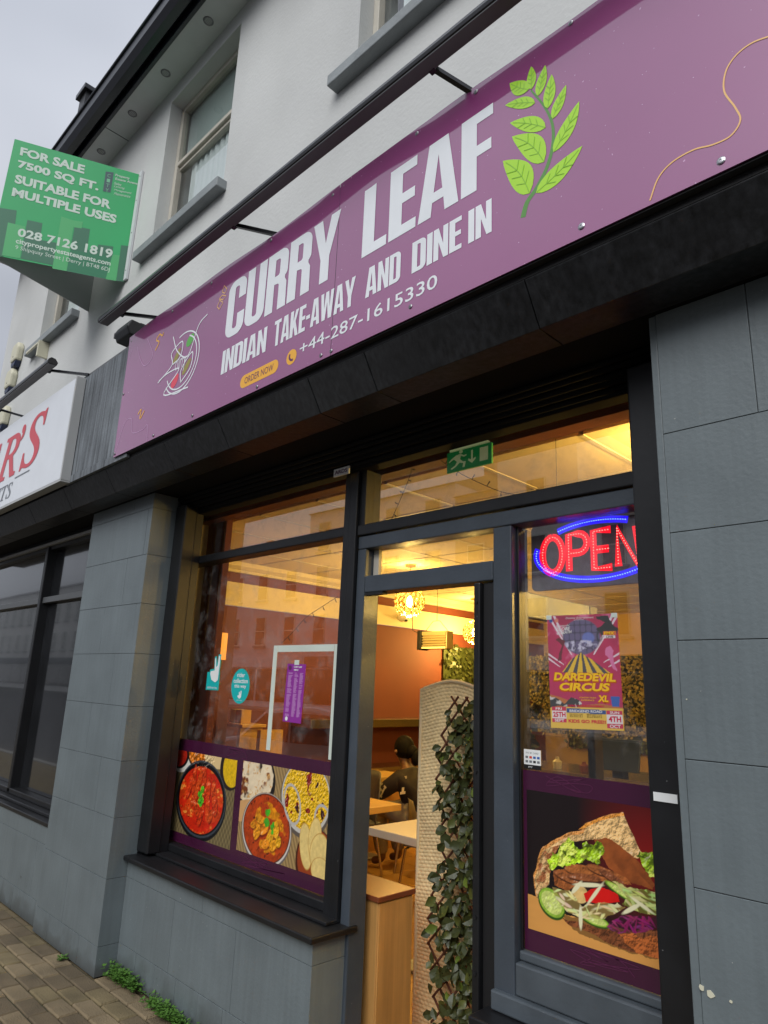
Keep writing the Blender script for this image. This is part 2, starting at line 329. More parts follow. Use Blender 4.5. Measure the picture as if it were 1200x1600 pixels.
# indoors
mat('ceiling_tile', (.74, .62, .38), .8, var=.04, vscale=8); mat('ceiling_bar', (.60, .54, .40), .6)
mat('terracotta', (.16, .036, .018), .7, var=.10, vscale=2); mat('terracotta_dark', (.20, .045, .022), .7, var=.1)
mat('cream_paint', (.72, .62, .40), .7, var=.03); mat('rear_wall', (.62, .42, .16), .8, var=.1, vscale=3)
mat('floor_tile', (.42, .22, .06), .35, var=.15, vscale=4); mat('grout', (.12, .07, .03), .8)
mat('wood_light', (.50, .26, .08), .35, streak=.18, var=.12, vscale=5, coat=.3); mat('wood_top', (.20, .055, .022), .3, var=.15, vscale=5, coat=.4)
mat('table_white', (.72, .66, .56), .35); mat('table_wood', (.62, .38, .12), .35, var=.1)
mat('woven', (.90, .70, .38), .75, var=.12, vscale=30); mat('woven_edge', (.85, .70, .44), .7)
mat('ivy', (.085, .098, .022), .4, var=.25, vscale=20); mat('ivy_light', (.12, .17, .025), .4, var=.2, vscale=20); mat('ivy_lamplit', (.30, .24, .05), .5, var=.5, vscale=14); mat('ivy_dark', (.042, .052, .014), .45); mat('trellis', (.11, .035, .018), .7)  # gold ivy tone has yellow lamplight put into the leaf colour
mat('chair_grey', (.10, .095, .085), .45); mat('chair_green', (.10, .15, .12), .45); mat('chair_blue', (.015, .03, .075), .4); mat('chrome', (.5, .45, .38), .25, metal=1.0)
mat('skin', (.16, .075, .04), .5); mat('hair', (.005, .004, .004), .75, spec=.15); mat('jacket', (.014, .008, .008), .8, var=.15, vscale=25); mat('jacket_cream', (.6, .5, .36), .8)
mat('trousers', (.28, .24, .18), .85, var=.1, vscale=20); mat('shoe', (.03, .02, .02), .6)
mat('brass_gold', (.75, .5, .16), .25, metal=1.0); mat('heater_face', (.62, .52, .30), .3, metal=.6); mat('heater_bar', (.30, .22, .10), .4)
mat('crystal', (.9, .7, .3), .15, emit=(1, .55, .10), estr=1.3); mat('bulb', (1, .9, .6), .3, emit=(1, .72, .3), estr=16)
mat('exit_green', S(20, 125, 62), .5, emit=S(20, 125, 62), estr=.25); mat('exit_white', (.75, .8, .6), .5, emit=(.75, .85, .4), estr=.14)
mat('led_red', (1, .1, .05), .4, emit=(1, .10, .08), estr=9); mat('led_blue', (.1, .2, 1), .4, emit=(.06, .14, 1), estr=10)
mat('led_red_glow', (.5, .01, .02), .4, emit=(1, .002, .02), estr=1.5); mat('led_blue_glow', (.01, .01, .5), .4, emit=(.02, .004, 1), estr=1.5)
mat('led_board', (.16, .14, .18), .35, var=.2, vscale=30)
mat('orange_glow', (.9, .4, .1), .5, emit=(1, .36, .05), estr=.9); mat('dark_string', (.02, .018, .015), .6)
mat('white_plastic', (.7, .66, .55), .4); mat('dark_glass', (.008, .008, .010), .12, spec=.5, var=.4, vscale=5)
glassmat('shop_glass', (.92, .91, .89), ior=2.75, dirt=.17); glassmat('upper_glass', (.92, .95, .945), ior=2.6); glassmat('door_glass', (.93, .93, .88), ior=1.4)
mat('neighbour_glass', (.012, .013, .015), .12, spec=.3, coat=.8, coat_ior=1.5, coat_rough=.03, var=.5, vscale=3)
mat('car_silver', (.45, .46, .47), .3, metal=.4, coat=1); mat('tyre', (.02, .02, .02), .8); mat('car_glass', (.02, .022, .025), .08, coat=1)

# ---------------------------------------------------------------- ground
def paving_material():      # pavers too far off to lay one by one
    m = mat('paving_far', (.15, .12, .065), .9, bump=.6, bscale=120, var=.25, vscale=3); n = m.node_tree.nodes; l = m.node_tree.links.new
    bt = n.new('ShaderNodeTexBrick'); g = n.new('ShaderNodeNewGeometry'); l(g.outputs['Position'], bt.inputs['Vector']); bt.inputs['Scale'].default_value = 1; bt.inputs['Brick Width'].default_value = .2035; bt.inputs['Row Height'].default_value = .1035
    bt.inputs['Mortar Size'].default_value = .004; bt.inputs['Color1'].default_value = (.165, .128, .066, 1); bt.inputs['Color2'].default_value = (.12, .09, .052, 1); bt.inputs['Mortar'].default_value = (.04, .042, .02, 1)
    l(bt.outputs['Color'], n['Principled BSDF'].inputs['Base Color'])
paving_material()
XR = 2.6      # right end of the terrace that is built
tag(B(-150, 150, -150, 150, -.60, -.16).build('ground', 'ground_far'), kind='structure')
tag(B(-70, 40, -24.0, -2.9, -.155, -.125).build('road', 'asphalt'), kind='structure')
pave = tag(B(-60, 40, -2.75, .9, -.15, -.012).build('pavement', 'paving_far'), kind='structure')
tag(B(-60, 40, -2.9, -2.755, -.15, 0.0).build('kerb', 'kerb_stone', bevel=.01), kind='structure')
tag(B(-70, 40, -26.6, -24.0, -.15, 0.0).build('far_pavement', 'kerb_stone'), kind='structure')
# pavers laid in courses, each one a block of its own
pm = []
for k in range(9):
    r = random.Random(k); w, d = .196/2, .096/2
    mb = MB(); e = .006
    zt = [r.uniform(-.002, .002) for _ in range(4)]
    v = [(-w, -d, -.05), (w, -d, -.05), (w, d, -.05), (-w, d, -.05), (-w, -d, -.006), (w, -d, -.006), (w, d, -.006), (-w, d, -.006),
         (-w+e, -d+e, zt[0]), (w-e, -d+e, zt[1]), (w-e, d-e, zt[2]), (-w+e, d-e, zt[3])]
    f = [(0, 1, 5, 4), (1, 2, 6, 5), (2, 3, 7, 6), (3, 0, 4, 7), (4, 5, 9, 8), (5, 6, 10, 9), (6, 7, 11, 10), (7, 4, 8, 11), (8, 9, 10, 11)]
    mb.add(v, f); pm.append(proto(mb, ['paver', 'paver_b', 'paver_c'][k % 3]))
pr_ = random.Random(3); nb = 0
for j in range(12):
    y = -.055 - j*.1035
    for i in range(26):
        x = -6.9 + i*.2035 + (.1 if j % 2 else 0)
        if x > -3.1 + j*.05: continue
        inst('paver', pr_.choice(pm), pave, (x, y, pr_.uniform(-.002, .002)), (pr_.uniform(-.012, .012), pr_.uniform(-.012, .012), pr_.uniform(-.01, .01)))
for i in range(6):      # the row that runs in under the stall riser
    inst('paver', pr_.choice(pm), pave, (-3.98+.2035*i, .05, pr_.uniform(-.002, .002)))

# ---------------------------------------------------------------- the terrace building above the shops
bld = thing('terraced_building', 'light grey rendered building above the purple sign with sash windows and dark gutter', 'building', (-3, 0, 0))
WX = [(-7.16, -6.12), (-4.68, -3.645), (-2.31, -1.27), (.06, 1.10)]
Z0, ZS, ZT, ZE = 3.70, 4.865, 6.255, 6.40
w = MB(); xs = [-8.40] + [v for p in WX for v in p] + [XR]
w.box(-8.40, XR, 0, .3, 2.9, ZS); w.box(-8.40, XR, 0, .3, ZT, ZE+.1)
for i in range(0, len(xs), 2): w.box(xs[i], xs[i+1], 0, .3, ZS, ZT)
w.box(-8.40, -8.1, .3, 8, 2.9, ZE+.1); w.box(-8.4, XR, 7.8, 8, 0, ZE+.1); w.box(XR-.3, XR, .3, 8, 2.9, ZE+.1)
w.build('upper_wall', 'render_wall', bld)
for (a, b) in WX:
    wn = B(a, a+.045, .10, .15, ZS, ZT)
    wn.box(b-.045, b, .10, .15, ZS, ZT).box(a+.045, b-.045, .10, .15, ZT-.045, ZT).box(a+.045, b-.045, .10, .15, ZS, ZS+.05)
    wo_ = wn.build('window', 'window_timber', bld, bevel=.004)
    zm = ZS+.80
    B(a+.047, b-.047, .102, .142, zm, zm+.035).box(a+.047, b-.047, .125, .165, zm-.032, zm-.002).build('meeting_rail', 'window_timber', wo_, bevel=.003)
    B(a+.047, b-.047, .128, .134, zm+.037, ZT-.047).build('pane', 'upper_glass', wo_)
    B(a+.047, b-.047, .145, .151, ZS+.052, zm-.034).build('pane', 'upper_glass', wo_)
    B(a-.16, b+.05, -.075, .10, ZS-.075, ZS-.002).build('sill', 'sill_grey', wo_, bevel=.006)
    # net curtain of the lower sash, drawn back at one side, and a dark sheet put in for the dim room
    mb = MB(); n = 40
    P = [(a+.17+(b-a-.20)*i/n, .172+.008*math.sin(i*1.7)) for i in range(n+1)]
    mb.add([(x, y, ZS+.03) for x, y in P]+[(x, y, zm+.02) for x, y in P], [(i, i+1, n+2+i, n+1+i) for i in range(n)])
    mb.build('curtain', 'curtain', wo_, smooth=True)
    B(a-.1, b+.1, .31, .33, ZS-.1, ZT+.1).build('dim_room_sheet', 'room_dark', wo_)
    B(a+.05, b-.05, .165, .168, zm+.03, ZT-.02).build('sky_sheen_sheet', 'reflected_sky_teal', wo_)  # pale teal sheet added as the sky mirrored in the upper sash
# eaves
sf = B(-8.55, XR, -.225, 0, ZE, ZE+.02).build('soffit', 'soffit', bld)
for x in (-8.05, -7.3, -6.55, -5.84, -5.19, -4.59, -3.93, -3.2, -2.5):
    m_ = MB(); m_.tube([(x+.035*math.cos(t), -.12+.035*math.sin(t), ZE-.002) for t in [i*math.pi/8 for i in range(16)]], .005, 5, closed=True)
    for k in range(-2, 3): m_.box(x-.03, x+.03, -.12+k*.012-.002, -.12+k*.012+.002, ZE-.006, ZE-.002)
    m_.build('soffit_vent', 'dull_steel', sf)
for x in (-7.0, -5.52, -3.55): B(x-.003, x+.003, -.225, 0, ZE-.003, ZE-.0005).build('soffit_joint', 'joint_dark', sf)
B(-8.6, XR, -.255, -.226, ZE-.03, ZE+.20).build('fascia_board', 'gutter', bld, bevel=.004)
g = MB(); pr = [(-.39, ZE+.16), (-.385, ZE+.06), (-.35, ZE+.01), (-.29, ZE+.01), (-.258, ZE+.05), (-.258, ZE+.16)]
g.prism(pr, 'x', -8.65, XR); g.build('gutter', 'gutter', bld)
MB().tube([(-8.65, -.395, ZE+.165), (XR, -.395, ZE+.165)], .012, 8).build('gutter_lip', 'gutter', bld)
MB().prism([(-.26, ZE+.15), (4, ZE+2.2), (8, ZE+.1), (8, ZE-.0), (4, ZE+1.95), (-.2, ZE+.05)], 'x', -8.5, XR).build('roof', 'roof_slate', bld)
ch = at(148, 160, y=1.0)
B(ch.x-.10, ch.x+.16, .8, 1.15, ch.z-.6, ch.z-.02).build('chimney', 'black_paint', bld)
B(ch.x-.17, ch.x+.22, .75, 1.2, ch.z-.02, ch.z+.07).build('chimney_cap', 'gutter', bld, bevel=.01)

# ---------------------------------------------------------------- shopfront fascia
fas = thing('shop_fascia', 'dark fascia box and sloped tiled soffit running over both shop windows', 'fascia', (-3, -.1, 2.7))
B(-8.4, XR, -.25, -.002, 2.905, 3.66).build('fascia_core', 'black_matte', fas)
SL0, SL1 = (-.25, 2.90), (-.165, 2.762)
xs = [-8.4, -7.4, -6.62, -5.75, -5.02, -4.3, -3.52, -2.95, -2.22, -1.86, -1.1, -.35, .5, XR]
for a, b in zip(xs[:-1], xs[1:]):
    MB().prism([SL0, (SL0[0]+.0, SL0[1]+.004), (-.02, 2.904), (-.02, SL1[1]), (SL1[0]+.0, SL1[1])], 'x', a+.002, b-.002).build('soffit_tile', 'black_tile', fas, bevel=.0025)
B(-8.4, XR, -.019, .33, 2.766, 2.90).build('soffit_board', 'black_soffit', fas)
# worn slate-coloured facing between the two signs
B(-4.92, -4.56, -.268, -.251, 2.96, 3.715).box(-4.556, -3.9, -.268, -.251, 2.96, 3.715).build('facing_panel', 'slate', fas, bevel=.002)
B(-4.94, -3.95, -.274, -.251, 2.905, 2.957).build('facing_strip', 'slate', fas, bevel=.002)
B(-8.4, XR, -.26, .0, 3.722, 3.74).build('lead_flashing', 'rail_grey', fas)

# shutter housing over the glazing
sh = thing('shutter_housing', 'black ribbed roller shutter housing above the restaurant glazing', 'shutter', (-2.4, .3, 2.66))
B(-4.08, -.81, .22, .30, 2.70, 2.765).build('housing_box', 'black_soffit', sh)
for k, (y, z) in enumerate([(.165, 2.752), (.185, 2.735), (.205, 2.715), (.225, 2.698), (.25, 2.682)]):
    MB().tube([(-4.08, y+.01, z), (-.81, y+.01, z)], .012, 8).build('housing_rib', 'black_soffit', sh, smooth=True)
B(-4.08, -.81, .262, .34, 2.655, 2.70).build('bottom_bar', 'black_soffit', sh, bevel=.006)
p0 = at(523, 745, y=.24)
bd = B(p0.x, p0.x+.115, .232, .24, p0.z-.005, p0.z+.035).build('maker_label', 'white_print', sh)
letters('ARDS', plane(.2305), 'purple_ink', sh, 'label_lettering', off=.02, rect=(p0.x+.01, p0.x+.105, p0.z+.005, p0.z+.026))
for nm, a, b, lab in (('shutter_guide', -4.08, -3.93, 'black shutter guide beside the grey pillar left of the food window'), ('shutter_guide', -.965, -.81, 'wide black shutter guide between the OPEN sign pane and the right pillar')):
    t = thing(nm, lab, 'shutter guide', ((a+b)/2, .2, .5), group='shutter guides')
    zb = .62 if a < -2 else 0.0
    B(a, b-(.02 if a < -2 else 0), .16, .245, zb, 2.70).build('guide_channel', 'black_paint', t, bevel=.008)
    if a < -2: B(b-.07, b-.03, .247, .30, zb, 2.69).build('guide_lip', 'black_paint', t, bevel=.004)
    else: B(a-.012, a+.03, .247, .33, zb, 2.69).build('guide_lip', 'black_paint', t, bevel=.004)
q = at(1021, 1244, y=.155); stk = B(q.x-.0, q.x+.07, .1545, .159, q.z-.012, q.z+.012).build('guide_sticker', 'white_print', t)

# ---------------------------------------------------------------- pillars and stall risers of blocks
def blocks(parent, x0, x1, y0, y1, rows, m='grey_paint'):
    for (za, zb, splits) in rows:
        e = [x0]+[s for s in splits if x0 < s < x1]+[x1]
        for a, b in zip(e[:-1], e[1:]):
            j = .0011; d = random.uniform(0, .0010)
            B(a+(j if a > x0 else 0), b-(j if b < x1 else 0), y0-d, y1, za+j, zb-j).build('block', m, parent, bevel=.0012)
pl = thing('shop_pillar', 'grey painted block pillar between the dark shop and the food window', 'pillar', (-4.55, .08, 0), group='grey shopfront pillars')
Z = [0.0, .15, .49, .81, 1.12, 1.43, 1.743, 2.05, 2.36, 2.665, 2.764]
A_, B_ = (-4.60, -4.14), (-4.355,)
rows = [(Z[0], Z[1], (-4.8, -4.49, -4.33)), (Z[1], Z[2], (-4.6,)), (Z[2], Z[3], ()), (Z[3], Z[4], B_), (Z[4], Z[5], A_), (Z[5], Z[6], B_), (Z[6], Z[7], A_), (Z[7], Z[8], B_), (Z[8], Z[9], A_), (Z[9], Z[10], B_)]
blocks(pl, -5.03, -4.082, 0, .17, rows); B(-5.029, -4.085, .004, .165, .001, 2.76).build('mortar', 'joint_grey', pl)
B(-5.03, -4.10, .171, .35, 0, 2.764).build('pillar_core', 'joint_grey', pl)
prt = thing('shop_pillar', 'wide grey painted block pillar at the right edge beside the OPEN sign window', 'pillar', (0, .08, 0), group='grey shopfront pillars')
ZR = [0, .21, .52, .83, 1.137, 1.446, 1.757, 2.062, 2.365, 2.764]
rows = [(ZR[i], ZR[i+1], ((-.524, .1) if i % 2 == 0 else (-.21, .4))) for i in range(len(ZR)-1)]
blocks(prt, -.785, .9, 0, .17, rows); B(-.784, .899, .004, .165, .001, 2.76).build('mortar', 'joint_grey', prt)
B(-.81, -.787, .004, .17, 0, 2.764).build('corner_bead', 'grey_paint', prt, bevel=.003)
B(-.80, .9, .171, .35, 0, 2.764).build('pillar_core', 'joint_grey', prt)
for (dx, dz, s) in ((0.008, .915, .008), (.028, .905, .011), (.075, .905, .004), (.12, .87, .003), (.02, 1.6, .0025)):
    MB().prism([(-.79+dx+s*math.cos(t)*random.uniform(.6, 1), dz+1.1*s*math.sin(t)*random.uniform(.5, 1)) for t in [i*math.pi/4 for i in range(8)]], 'y', -.0024, .002).build('paint_chip', 'alarm_cream', prt)
rs = thing('stall_riser', 'grey painted block stall riser under the food picture window', 'wall', (-3.25, .2, 0))
rows = [(0, .155, [-4.08+.215*i for i in range(1, 8)]), (.155, .49, (-3.52, -2.95)), (.49, .578, (-3.25,))]
blocks(rs, -4.08, -2.40, .12, .30, rows); B(-4.079, -2.404, .124, .295, .001, .577).build('mortar', 'joint_grey', rs)
sl = thing('window_sill', 'glossy black sill under the food picture window', 'sill', (-3.2, .2, .6))
B(-4.08, -2.372, .085, .345, .58, .606).build('sill_board', 'black_paint', sl, bevel=.006)
B(-4.08, -2.44, .22, .345, .608, .622).build('sill_step', 'black_paint', sl, bevel=.003)
# weather-worn riser to the right of the door, under the kebab picture
r2 = thing('stall_riser', 'grey painted low riser and black sill under the sandwich picture', 'wall', (-1.2, .3, 0))
B(-1.64, -.81, .245, .42, 0, .505).build('block', 'grey_paint', r2, bevel=.004)
B(-1.655, -.81, .19, .43, .507, .535).build('sill_board', 'black_paint', r2, bevel=.006)

# ---------------------------------------------------------------- restaurant glazing
win = thing('shop_window', 'black framed shop window with food pictures and a menu left of the doorway', 'window', (-3.3, .33, .62))
F0, F1 = .30, .40
B(-4.30, -4.20, F0, F1, .622, 2.655).build('frame_stile', 'black_paint', win, bevel=.004)
B(-4.198, -2.546, F0, F1, .622, .664).build('bottom_rail', 'black_paint', win, bevel=.006)
B(-4.198, -2.546, F0, F1, 2.332, 2.382).build('transom', 'black_paint', win, bevel=.006)
B(-2.545, -2.502, F0-.012, F1+.03, .58, 2.655).build('frame_stile', 'black_paint', win, bevel=.004)
B(-4.198, -2.546, .350, .356, .666, 2.331).build('pane', 'shop_glass', win)
B(-4.198, -2.546, .350, .356, 2.384, 2.654).build('pane', 'shop_glass', win)
dfm = thing('door_frame', 'dark grey door and side window frame standing on the doorstep', 'door frame', (-1.8, .33, 0))
B(-2.50, -2.442, F0-.02, F1+.04, 0, 2.655).build('post', 'black_paint', dfm, bevel=.005)
B(-2.44, -2.384, F0, F1, 0, 2.25).build('jamb', 'frame_grey', dfm, bevel=.005)
B(-2.44, -.97, F0, F1, 2.252, 2.315).build('top_rail', 'frame_grey', dfm, bevel=.005)
B(-2.44, -.95, F0-.012, F1, 2.319, 2.372).build('transom', 'black_paint', dfm, bevel=.005)
B(-2.382, -1.63, F0, F1, 2.035, 2.115).build('door_head', 'frame_grey', dfm, bevel=.005)
B(-1.628, -1.54, F0, F1, 0, 2.25).build('mullion', 'frame_grey', dfm, bevel=.005)
B(-1.538, -.96, F0, F1, .60, .70).box(-1.538, -.96, .325, F1, .702, .732).build('bottom_rail', 'grey_trim', dfm, bevel=.006)
B(-1.628, -.96, F0-.02, F1, .537, .598).build('kick_board', 'grey_trim', dfm, bevel=.006)
B(-1.538, -1.529, .335, .40, .733, 2.25).build('glazing_bead', 'black_paint', dfm, bevel=.002)
B(-2.44, -2.40, F0, F1, 2.374, 2.655).build('upper_stile', 'black_paint', dfm)
B(-2.398, -.95, .350, .356, 2.374, 2.654).build('pane', 'shop_glass', dfm)
B(-2.345, -1.63, .362, .368, 2.116, 2.25).build('transom_pane', 'shop_glass', dfm)
B(-2.382, -2.347, .355, .375, 2.116, 2.25).build('transom_bead', 'window_timber', dfm)
B(-1.528, -.955, .350, .356, .733, 2.25).build('side_pane', 'shop_glass', dfm)
B(-2.38, -2.26, .302, .335, 2.022, 2.034).build('door_stop', 'black_matte', dfm)
# the open glass door, swung inside and seen edge-on
dr = thing('glass_door', 'black framed glass door standing open, seen edge-on at the right of the doorway', 'door', (-1.68, .3, .02))
B(-1.722, -1.690, .295, .385, .03, 2.03).build('hinge_stile', 'black_paint', dr, bevel=.006)
B(-1.688, -1.632, .315, .395, .03, 2.03).build('hinge_post', 'black_matte', dr, bevel=.004)
B(-1.72, -1.68, .39, 1.17, 1.92, 2.03).build('door_rail', 'frame_grey', dr, bevel=.004)
B(-1.72, -1.68, .39, 1.17, .04, .30).build('door_rail', 'frame_grey', dr, bevel=.004)
B(-1.72, -1.68, 1.172, 1.25, .04, 2.03).build('door_stile', 'black_paint', dr, bevel=.004)
B(-1.703, -1.697, .40, 1.17, .302, 1.918).build('door_pane', 'door_glass', dr)
for z in (.62, .80, 1.3, 1.95): MB().lathe([(.007, 0), (.007, -.004)], (-1.706, .294, z), 8, 'y').build('bolt', 'black_matte', dr)

# ---------------------------------------------------------------- purple shop sign
YS = -.28
sg = thing('shop_sign', 'long purple restaurant sign reading CURRY LEAF with white lettering and green leaf sprig', 'shop sign', (-1.7, -.27, 2.93))
SZ0, SZ1 = 2.932, 3.772
def sign_sheet(x0, x1):
    nx = int((x1-x0)/.05); nzz = 10; mb = MB(); V = []
    for i in range(nx+1):
        x = x0+(x1-x0)*i/nx
        for k in range(nzz+1):
            t = k/nzz; z = SZ0+(SZ1-SZ0)*t
            bow = max(0, .004*math.sin(x*2.9+1)+.003*math.sin(x*6.1))*max(0, (t-.84)/.16)
            V.append((x, YS-bow, z+(.006*math.sin(x*3.3)+.004*math.sin(x*8) if k == nzz else 0)))
    n = nzz+1; F = [(i*n+k, (i+1)*n+k, (i+1)*n+k+1, i*n+k+1) for i in range(nx) for k in range(nzz)]
    mb.add([(a, b-.005, c) for a, b, c in V], F); o = mb.build('sign_panel', 'purple_sign', sg, smooth=True)
    B(x0, x1, YS-.0046, YS, SZ0, SZ1-.012).build('panel_core', 'purple_ink', o)
    return o
P1_ = sign_sheet(-4.117, -2.031); P2_ = sign_sheet(-2.028, .42); sign_sheet(.423, 2.4)
PY = plane(YS-.0062); PY2 = plane(YS-.0067); PY3 = plane(YS-.0057)
letters('CURRY', PY, 'sign_white', sg, 'letter', 'heavy', rect=(-2.905, -2.02, 3.312, 3.640), sep=True, kern=.030)
letters('LEAF', PY, 'sign_white', sg, 'letter', 'heavy', rect=(-1.865, -1.197, 3.318, 3.648), sep=True, kern=.030)
for wd, a, b in (('INDIAN', -2.905, -2.515), ('TAKE-AWAY', -2.455, -1.895), ('AND', -1.83, -1.635), ('DINE', -1.575, -1.335), ('IN', -1.305, -1.204)):
    letters(wd, PY, 'sign_white', sg, 'lettering', 'heavy', rect=(a, b, 3.117, 3.250), kern=.035)
letters('+44-287-1615330', PY, 'sign_white', sg, 'phone_number', off=.006, rect=(-2.244, -1.445, 3.006, 3.063))
zc, hh = 3.012, .034
flat([arc(-2.40-hh, zc, hh, -90, 90, 8)+arc(-2.711+hh, zc, hh, 90, 270, 8)], PY3, 'yellow_print', sg, 'order_pill')
letters('ORDER NOW', PY, 'purple_ink', sg, 'lettering', rect=(-2.672, -2.438, 2.996, 3.030))
flat([arc(-2.303, 3.017, .037, 0, 340, 17)], PY3, 'yellow_print', sg, 'phone_icon')
line2d([smooth2([(-2.316, 3.034), (-2.318, 3.018), (-2.306, 3.003), (-2.29, 3.0)], 5)], .010, PY, 'purple_ink', sg, 'phone_handset')
# leaf sprig, points as (u, v) inside the sprig's box
LX, LZ, LW, LH = -1.155, 3.113, .293, .575
def lp(u, v): return (LX+u*LW, LZ+v*LH)
def sx2(p): q = at(600+p[0]/2, p[1]/2, y=YS); return np.array((q.x, q.z))
stem = smooth2([sx2(p) for p in ((437, 682), (450, 635), (480, 590), (510, 530), (528, 470), (532, 420), (524, 375), (500, 330), (462, 285))], 8)
l_, r_ = ribbon(stem, .016); k_ = len(l_); tp = [1.25-.9*i/(k_-1) for i in range(k_)]; L2 = [m_+(a_-m_)*t_ for a_, m_, t_ in zip(l_, stem, tp)]; R2 = [m_+(a_-m_)*t_ for a_, m_, t_ in zip(r_, stem, tp)]
flat([L2+R2[::-1]], plane(YS-.0055), 'leaf_stem', sg, 'sprig_stem')
leaves = [((458, 607), (375, 506), .22, -.07), ((478, 606), (623, 459), .21, -.04), ((503, 509), (403, 430), .20, -.07), ((533, 479), (613, 320), .20, -.04), ((508, 402), (397, 387), .17, -.03), ((530, 375), (572, 269), .21, .0), ((475, 325), (382, 332), .17, -.03), ((515, 342), (527, 236), .20, .0), ((485, 303), (507, 207), .21, .0), ((455, 284), (396, 264), .26, .03), ((464, 282), (463, 211), .22, .0)]
for li_, (a, b, wd, bend) in enumerate(leaves):
    A2, B2 = sx2(a), sx2(b); d = B2-A2; n = np.array([-d[1], d[0]]); pts = []
    for sgn in (1, -1):
        side = [A2+d*t+n*(sgn*wd*h+bend*math.sin(math.pi*t)) for t, h in [(k/12, math.sin(math.pi*(k/12)**.85)**.8*(1-.25*(k/12))) for k in range(13)]]
        pts += side if sgn > 0 else side[-2:0:-1]
    flat([pts], plane(YS-.0060-li_*.00005), 'leaf_green', sg, 'sprig_leaf')
    mid = lambda t: A2+d*t+n*bend*math.sin(math.pi*t)
    line2d([[mid(t) for t in np.linspace(.02, .92, 9)]]+[[mid(t), mid(t+.14)+n*s_*wd*.6] for t in (.22, .4, .58) for s_ in (1, -1)], .0026, PY2, 'leaf_vein', sg, 'leaf_veins')
# swirls, squiggles and the round bowl logo
wp = [(1017, 315), (1030, 280), (1052, 255), (1085, 236), (1115, 228), (1143, 214), (1158, 190), (1150, 170), (1133, 145), (1135, 115), (1150, 90), (1175, 70), (1206, 58)]
pt = [at(*p, y=YS) for p in wp]; line2d([smooth2([(p.x, p.z) for p in pt], 8)], .0045, PY, 'orange_line', sg, 'swirl_line')
def px2(pts): return [(at(*p, y=YS).x, at(*p, y=YS).z) for p in pts]
line2d([smooth2(px2([(182, 705), (196, 662), (207, 655), (208, 676), (224, 672), (232, 664), (231, 690)]), 6), smooth2(px2([(203, 560), (213, 535), (220, 560), (228, 572), (240, 555), (232, 530)]), 6)], .003, PY, 'sign_pale_line', sg, 'thin_squiggle')
line2d([smooth2(px2([(244, 548), (250, 535), (246, 532), (251, 523), (255, 525), (257, 520)]), 4), smooth2(px2([(217, 648), (222, 640), (220, 655), (227, 642)]), 3)], .010, PY, 'yellow_print', sg, 'yellow_squiggle')
for a in ([(341, 480), (345, 470), (350, 473), (344, 484)], [(344, 468), (349, 462), (355, 463), (350, 469)], [(349, 457), (352, 447), (356, 452), (353, 459)]):
    q = px2(a); line2d([q+[q[0]]], .006, PY, 'orange_line', sg, 'burst_mark')
LC = np.array([-3.352, 3.335])
def lg(u, v): return (LC[0]+u*.19, LC[1]+v*.185)
circ = [lg(math.cos(t), math.sin(t)) for t in np.linspace(-2.5, 1.9, 36)]
ci2 = [lg(.86*math.cos(t), .86*math.sin(t)) for t in np.linspace(-2.7, 1.2, 32)]
line2d([circ, ci2, smooth2([lg(-.75, 1.15), lg(-.35, .5), lg(.35, .1), lg(.8, .95), lg(1.25, 1.15)], 6), smooth2([lg(-1.35, -.2), lg(-.8, -.1), lg(-.1, -.2), lg(-.9, -.8), lg(.6, -1.0)], 6), smooth2([lg(-1.4, -.25), lg(-.6, .1), lg(-.7, .55), lg(-.1, .75), lg(-.1, .25), lg(-.6, .1)], 6), smooth2([lg(.1, -.7), lg(.05, -.25), lg(.6, .15), lg(.6, -.35), lg(.1, -.7)], 6)], .0085, PY, 'sign_white', sg, 'bowl_logo')
letters('curry', PY, 'sign_white', sg, 'logo_lettering', rect=(LC[0]-.07, LC[0]+.05, LC[1]-.06, LC[1]+.03))
def blob(u, v, ru, rv, ang, m):
    c, s = math.cos(ang), math.sin(ang)
    flat([[lg(u+ru*math.cos(t)*c-rv*math.sin(t)*s, v+ru*math.cos(t)*s+rv*math.sin(t)*c) for t in np.linspace(0, 2*math.pi, 16)[:-1]]], PY3, m, sg, 'logo_leaf')
blob(.38, .62, .24, .17, .6, 'green_print'); blob(-.36, .33, .3, .12, .9, 'olive_print'); blob(-.30, -.52, .26, .17, .9, 'red_print'); blob(.34, -.25, .3, .12, .8, 'olive_print')
for p in [(207, 534), (193, 617), (180, 710), (241, 681), (302, 650), (403, 605), (503, 556), (519, 549), (643, 480), (910, 355), (1128, 253), (271, 487), (332, 443), (425, 376), (522, 306), (540, 291), (653, 210), (893, 34), (745, 145)]:
    q = at(*p, y=YS); r = .0062 if p[0] < 900 else .0075
    q.z = min(q.z, SZ1-.018); q.x = max(q.x, -4.10)
    MB().lathe([(r*1.5, .0), (r*1.5, -.001), (r, -.003), (r*.5, -.0035), (r*.45, -.002)], (q.x, YS-.006, q.z), 12, 'y').build('screw', 'steel' if p[0] > 800 else 'dull_steel', sg, smooth=False)
B(-2.0302, -2.0288, YS-.0052, YS, SZ0, SZ1).build('panel_joint', 'joint_dark', sg)
B(-3.95, 2.3, YS+.002, -.252, SZ0-.006, SZ0+.05).build('sign_batten', 'black_matte', sg)

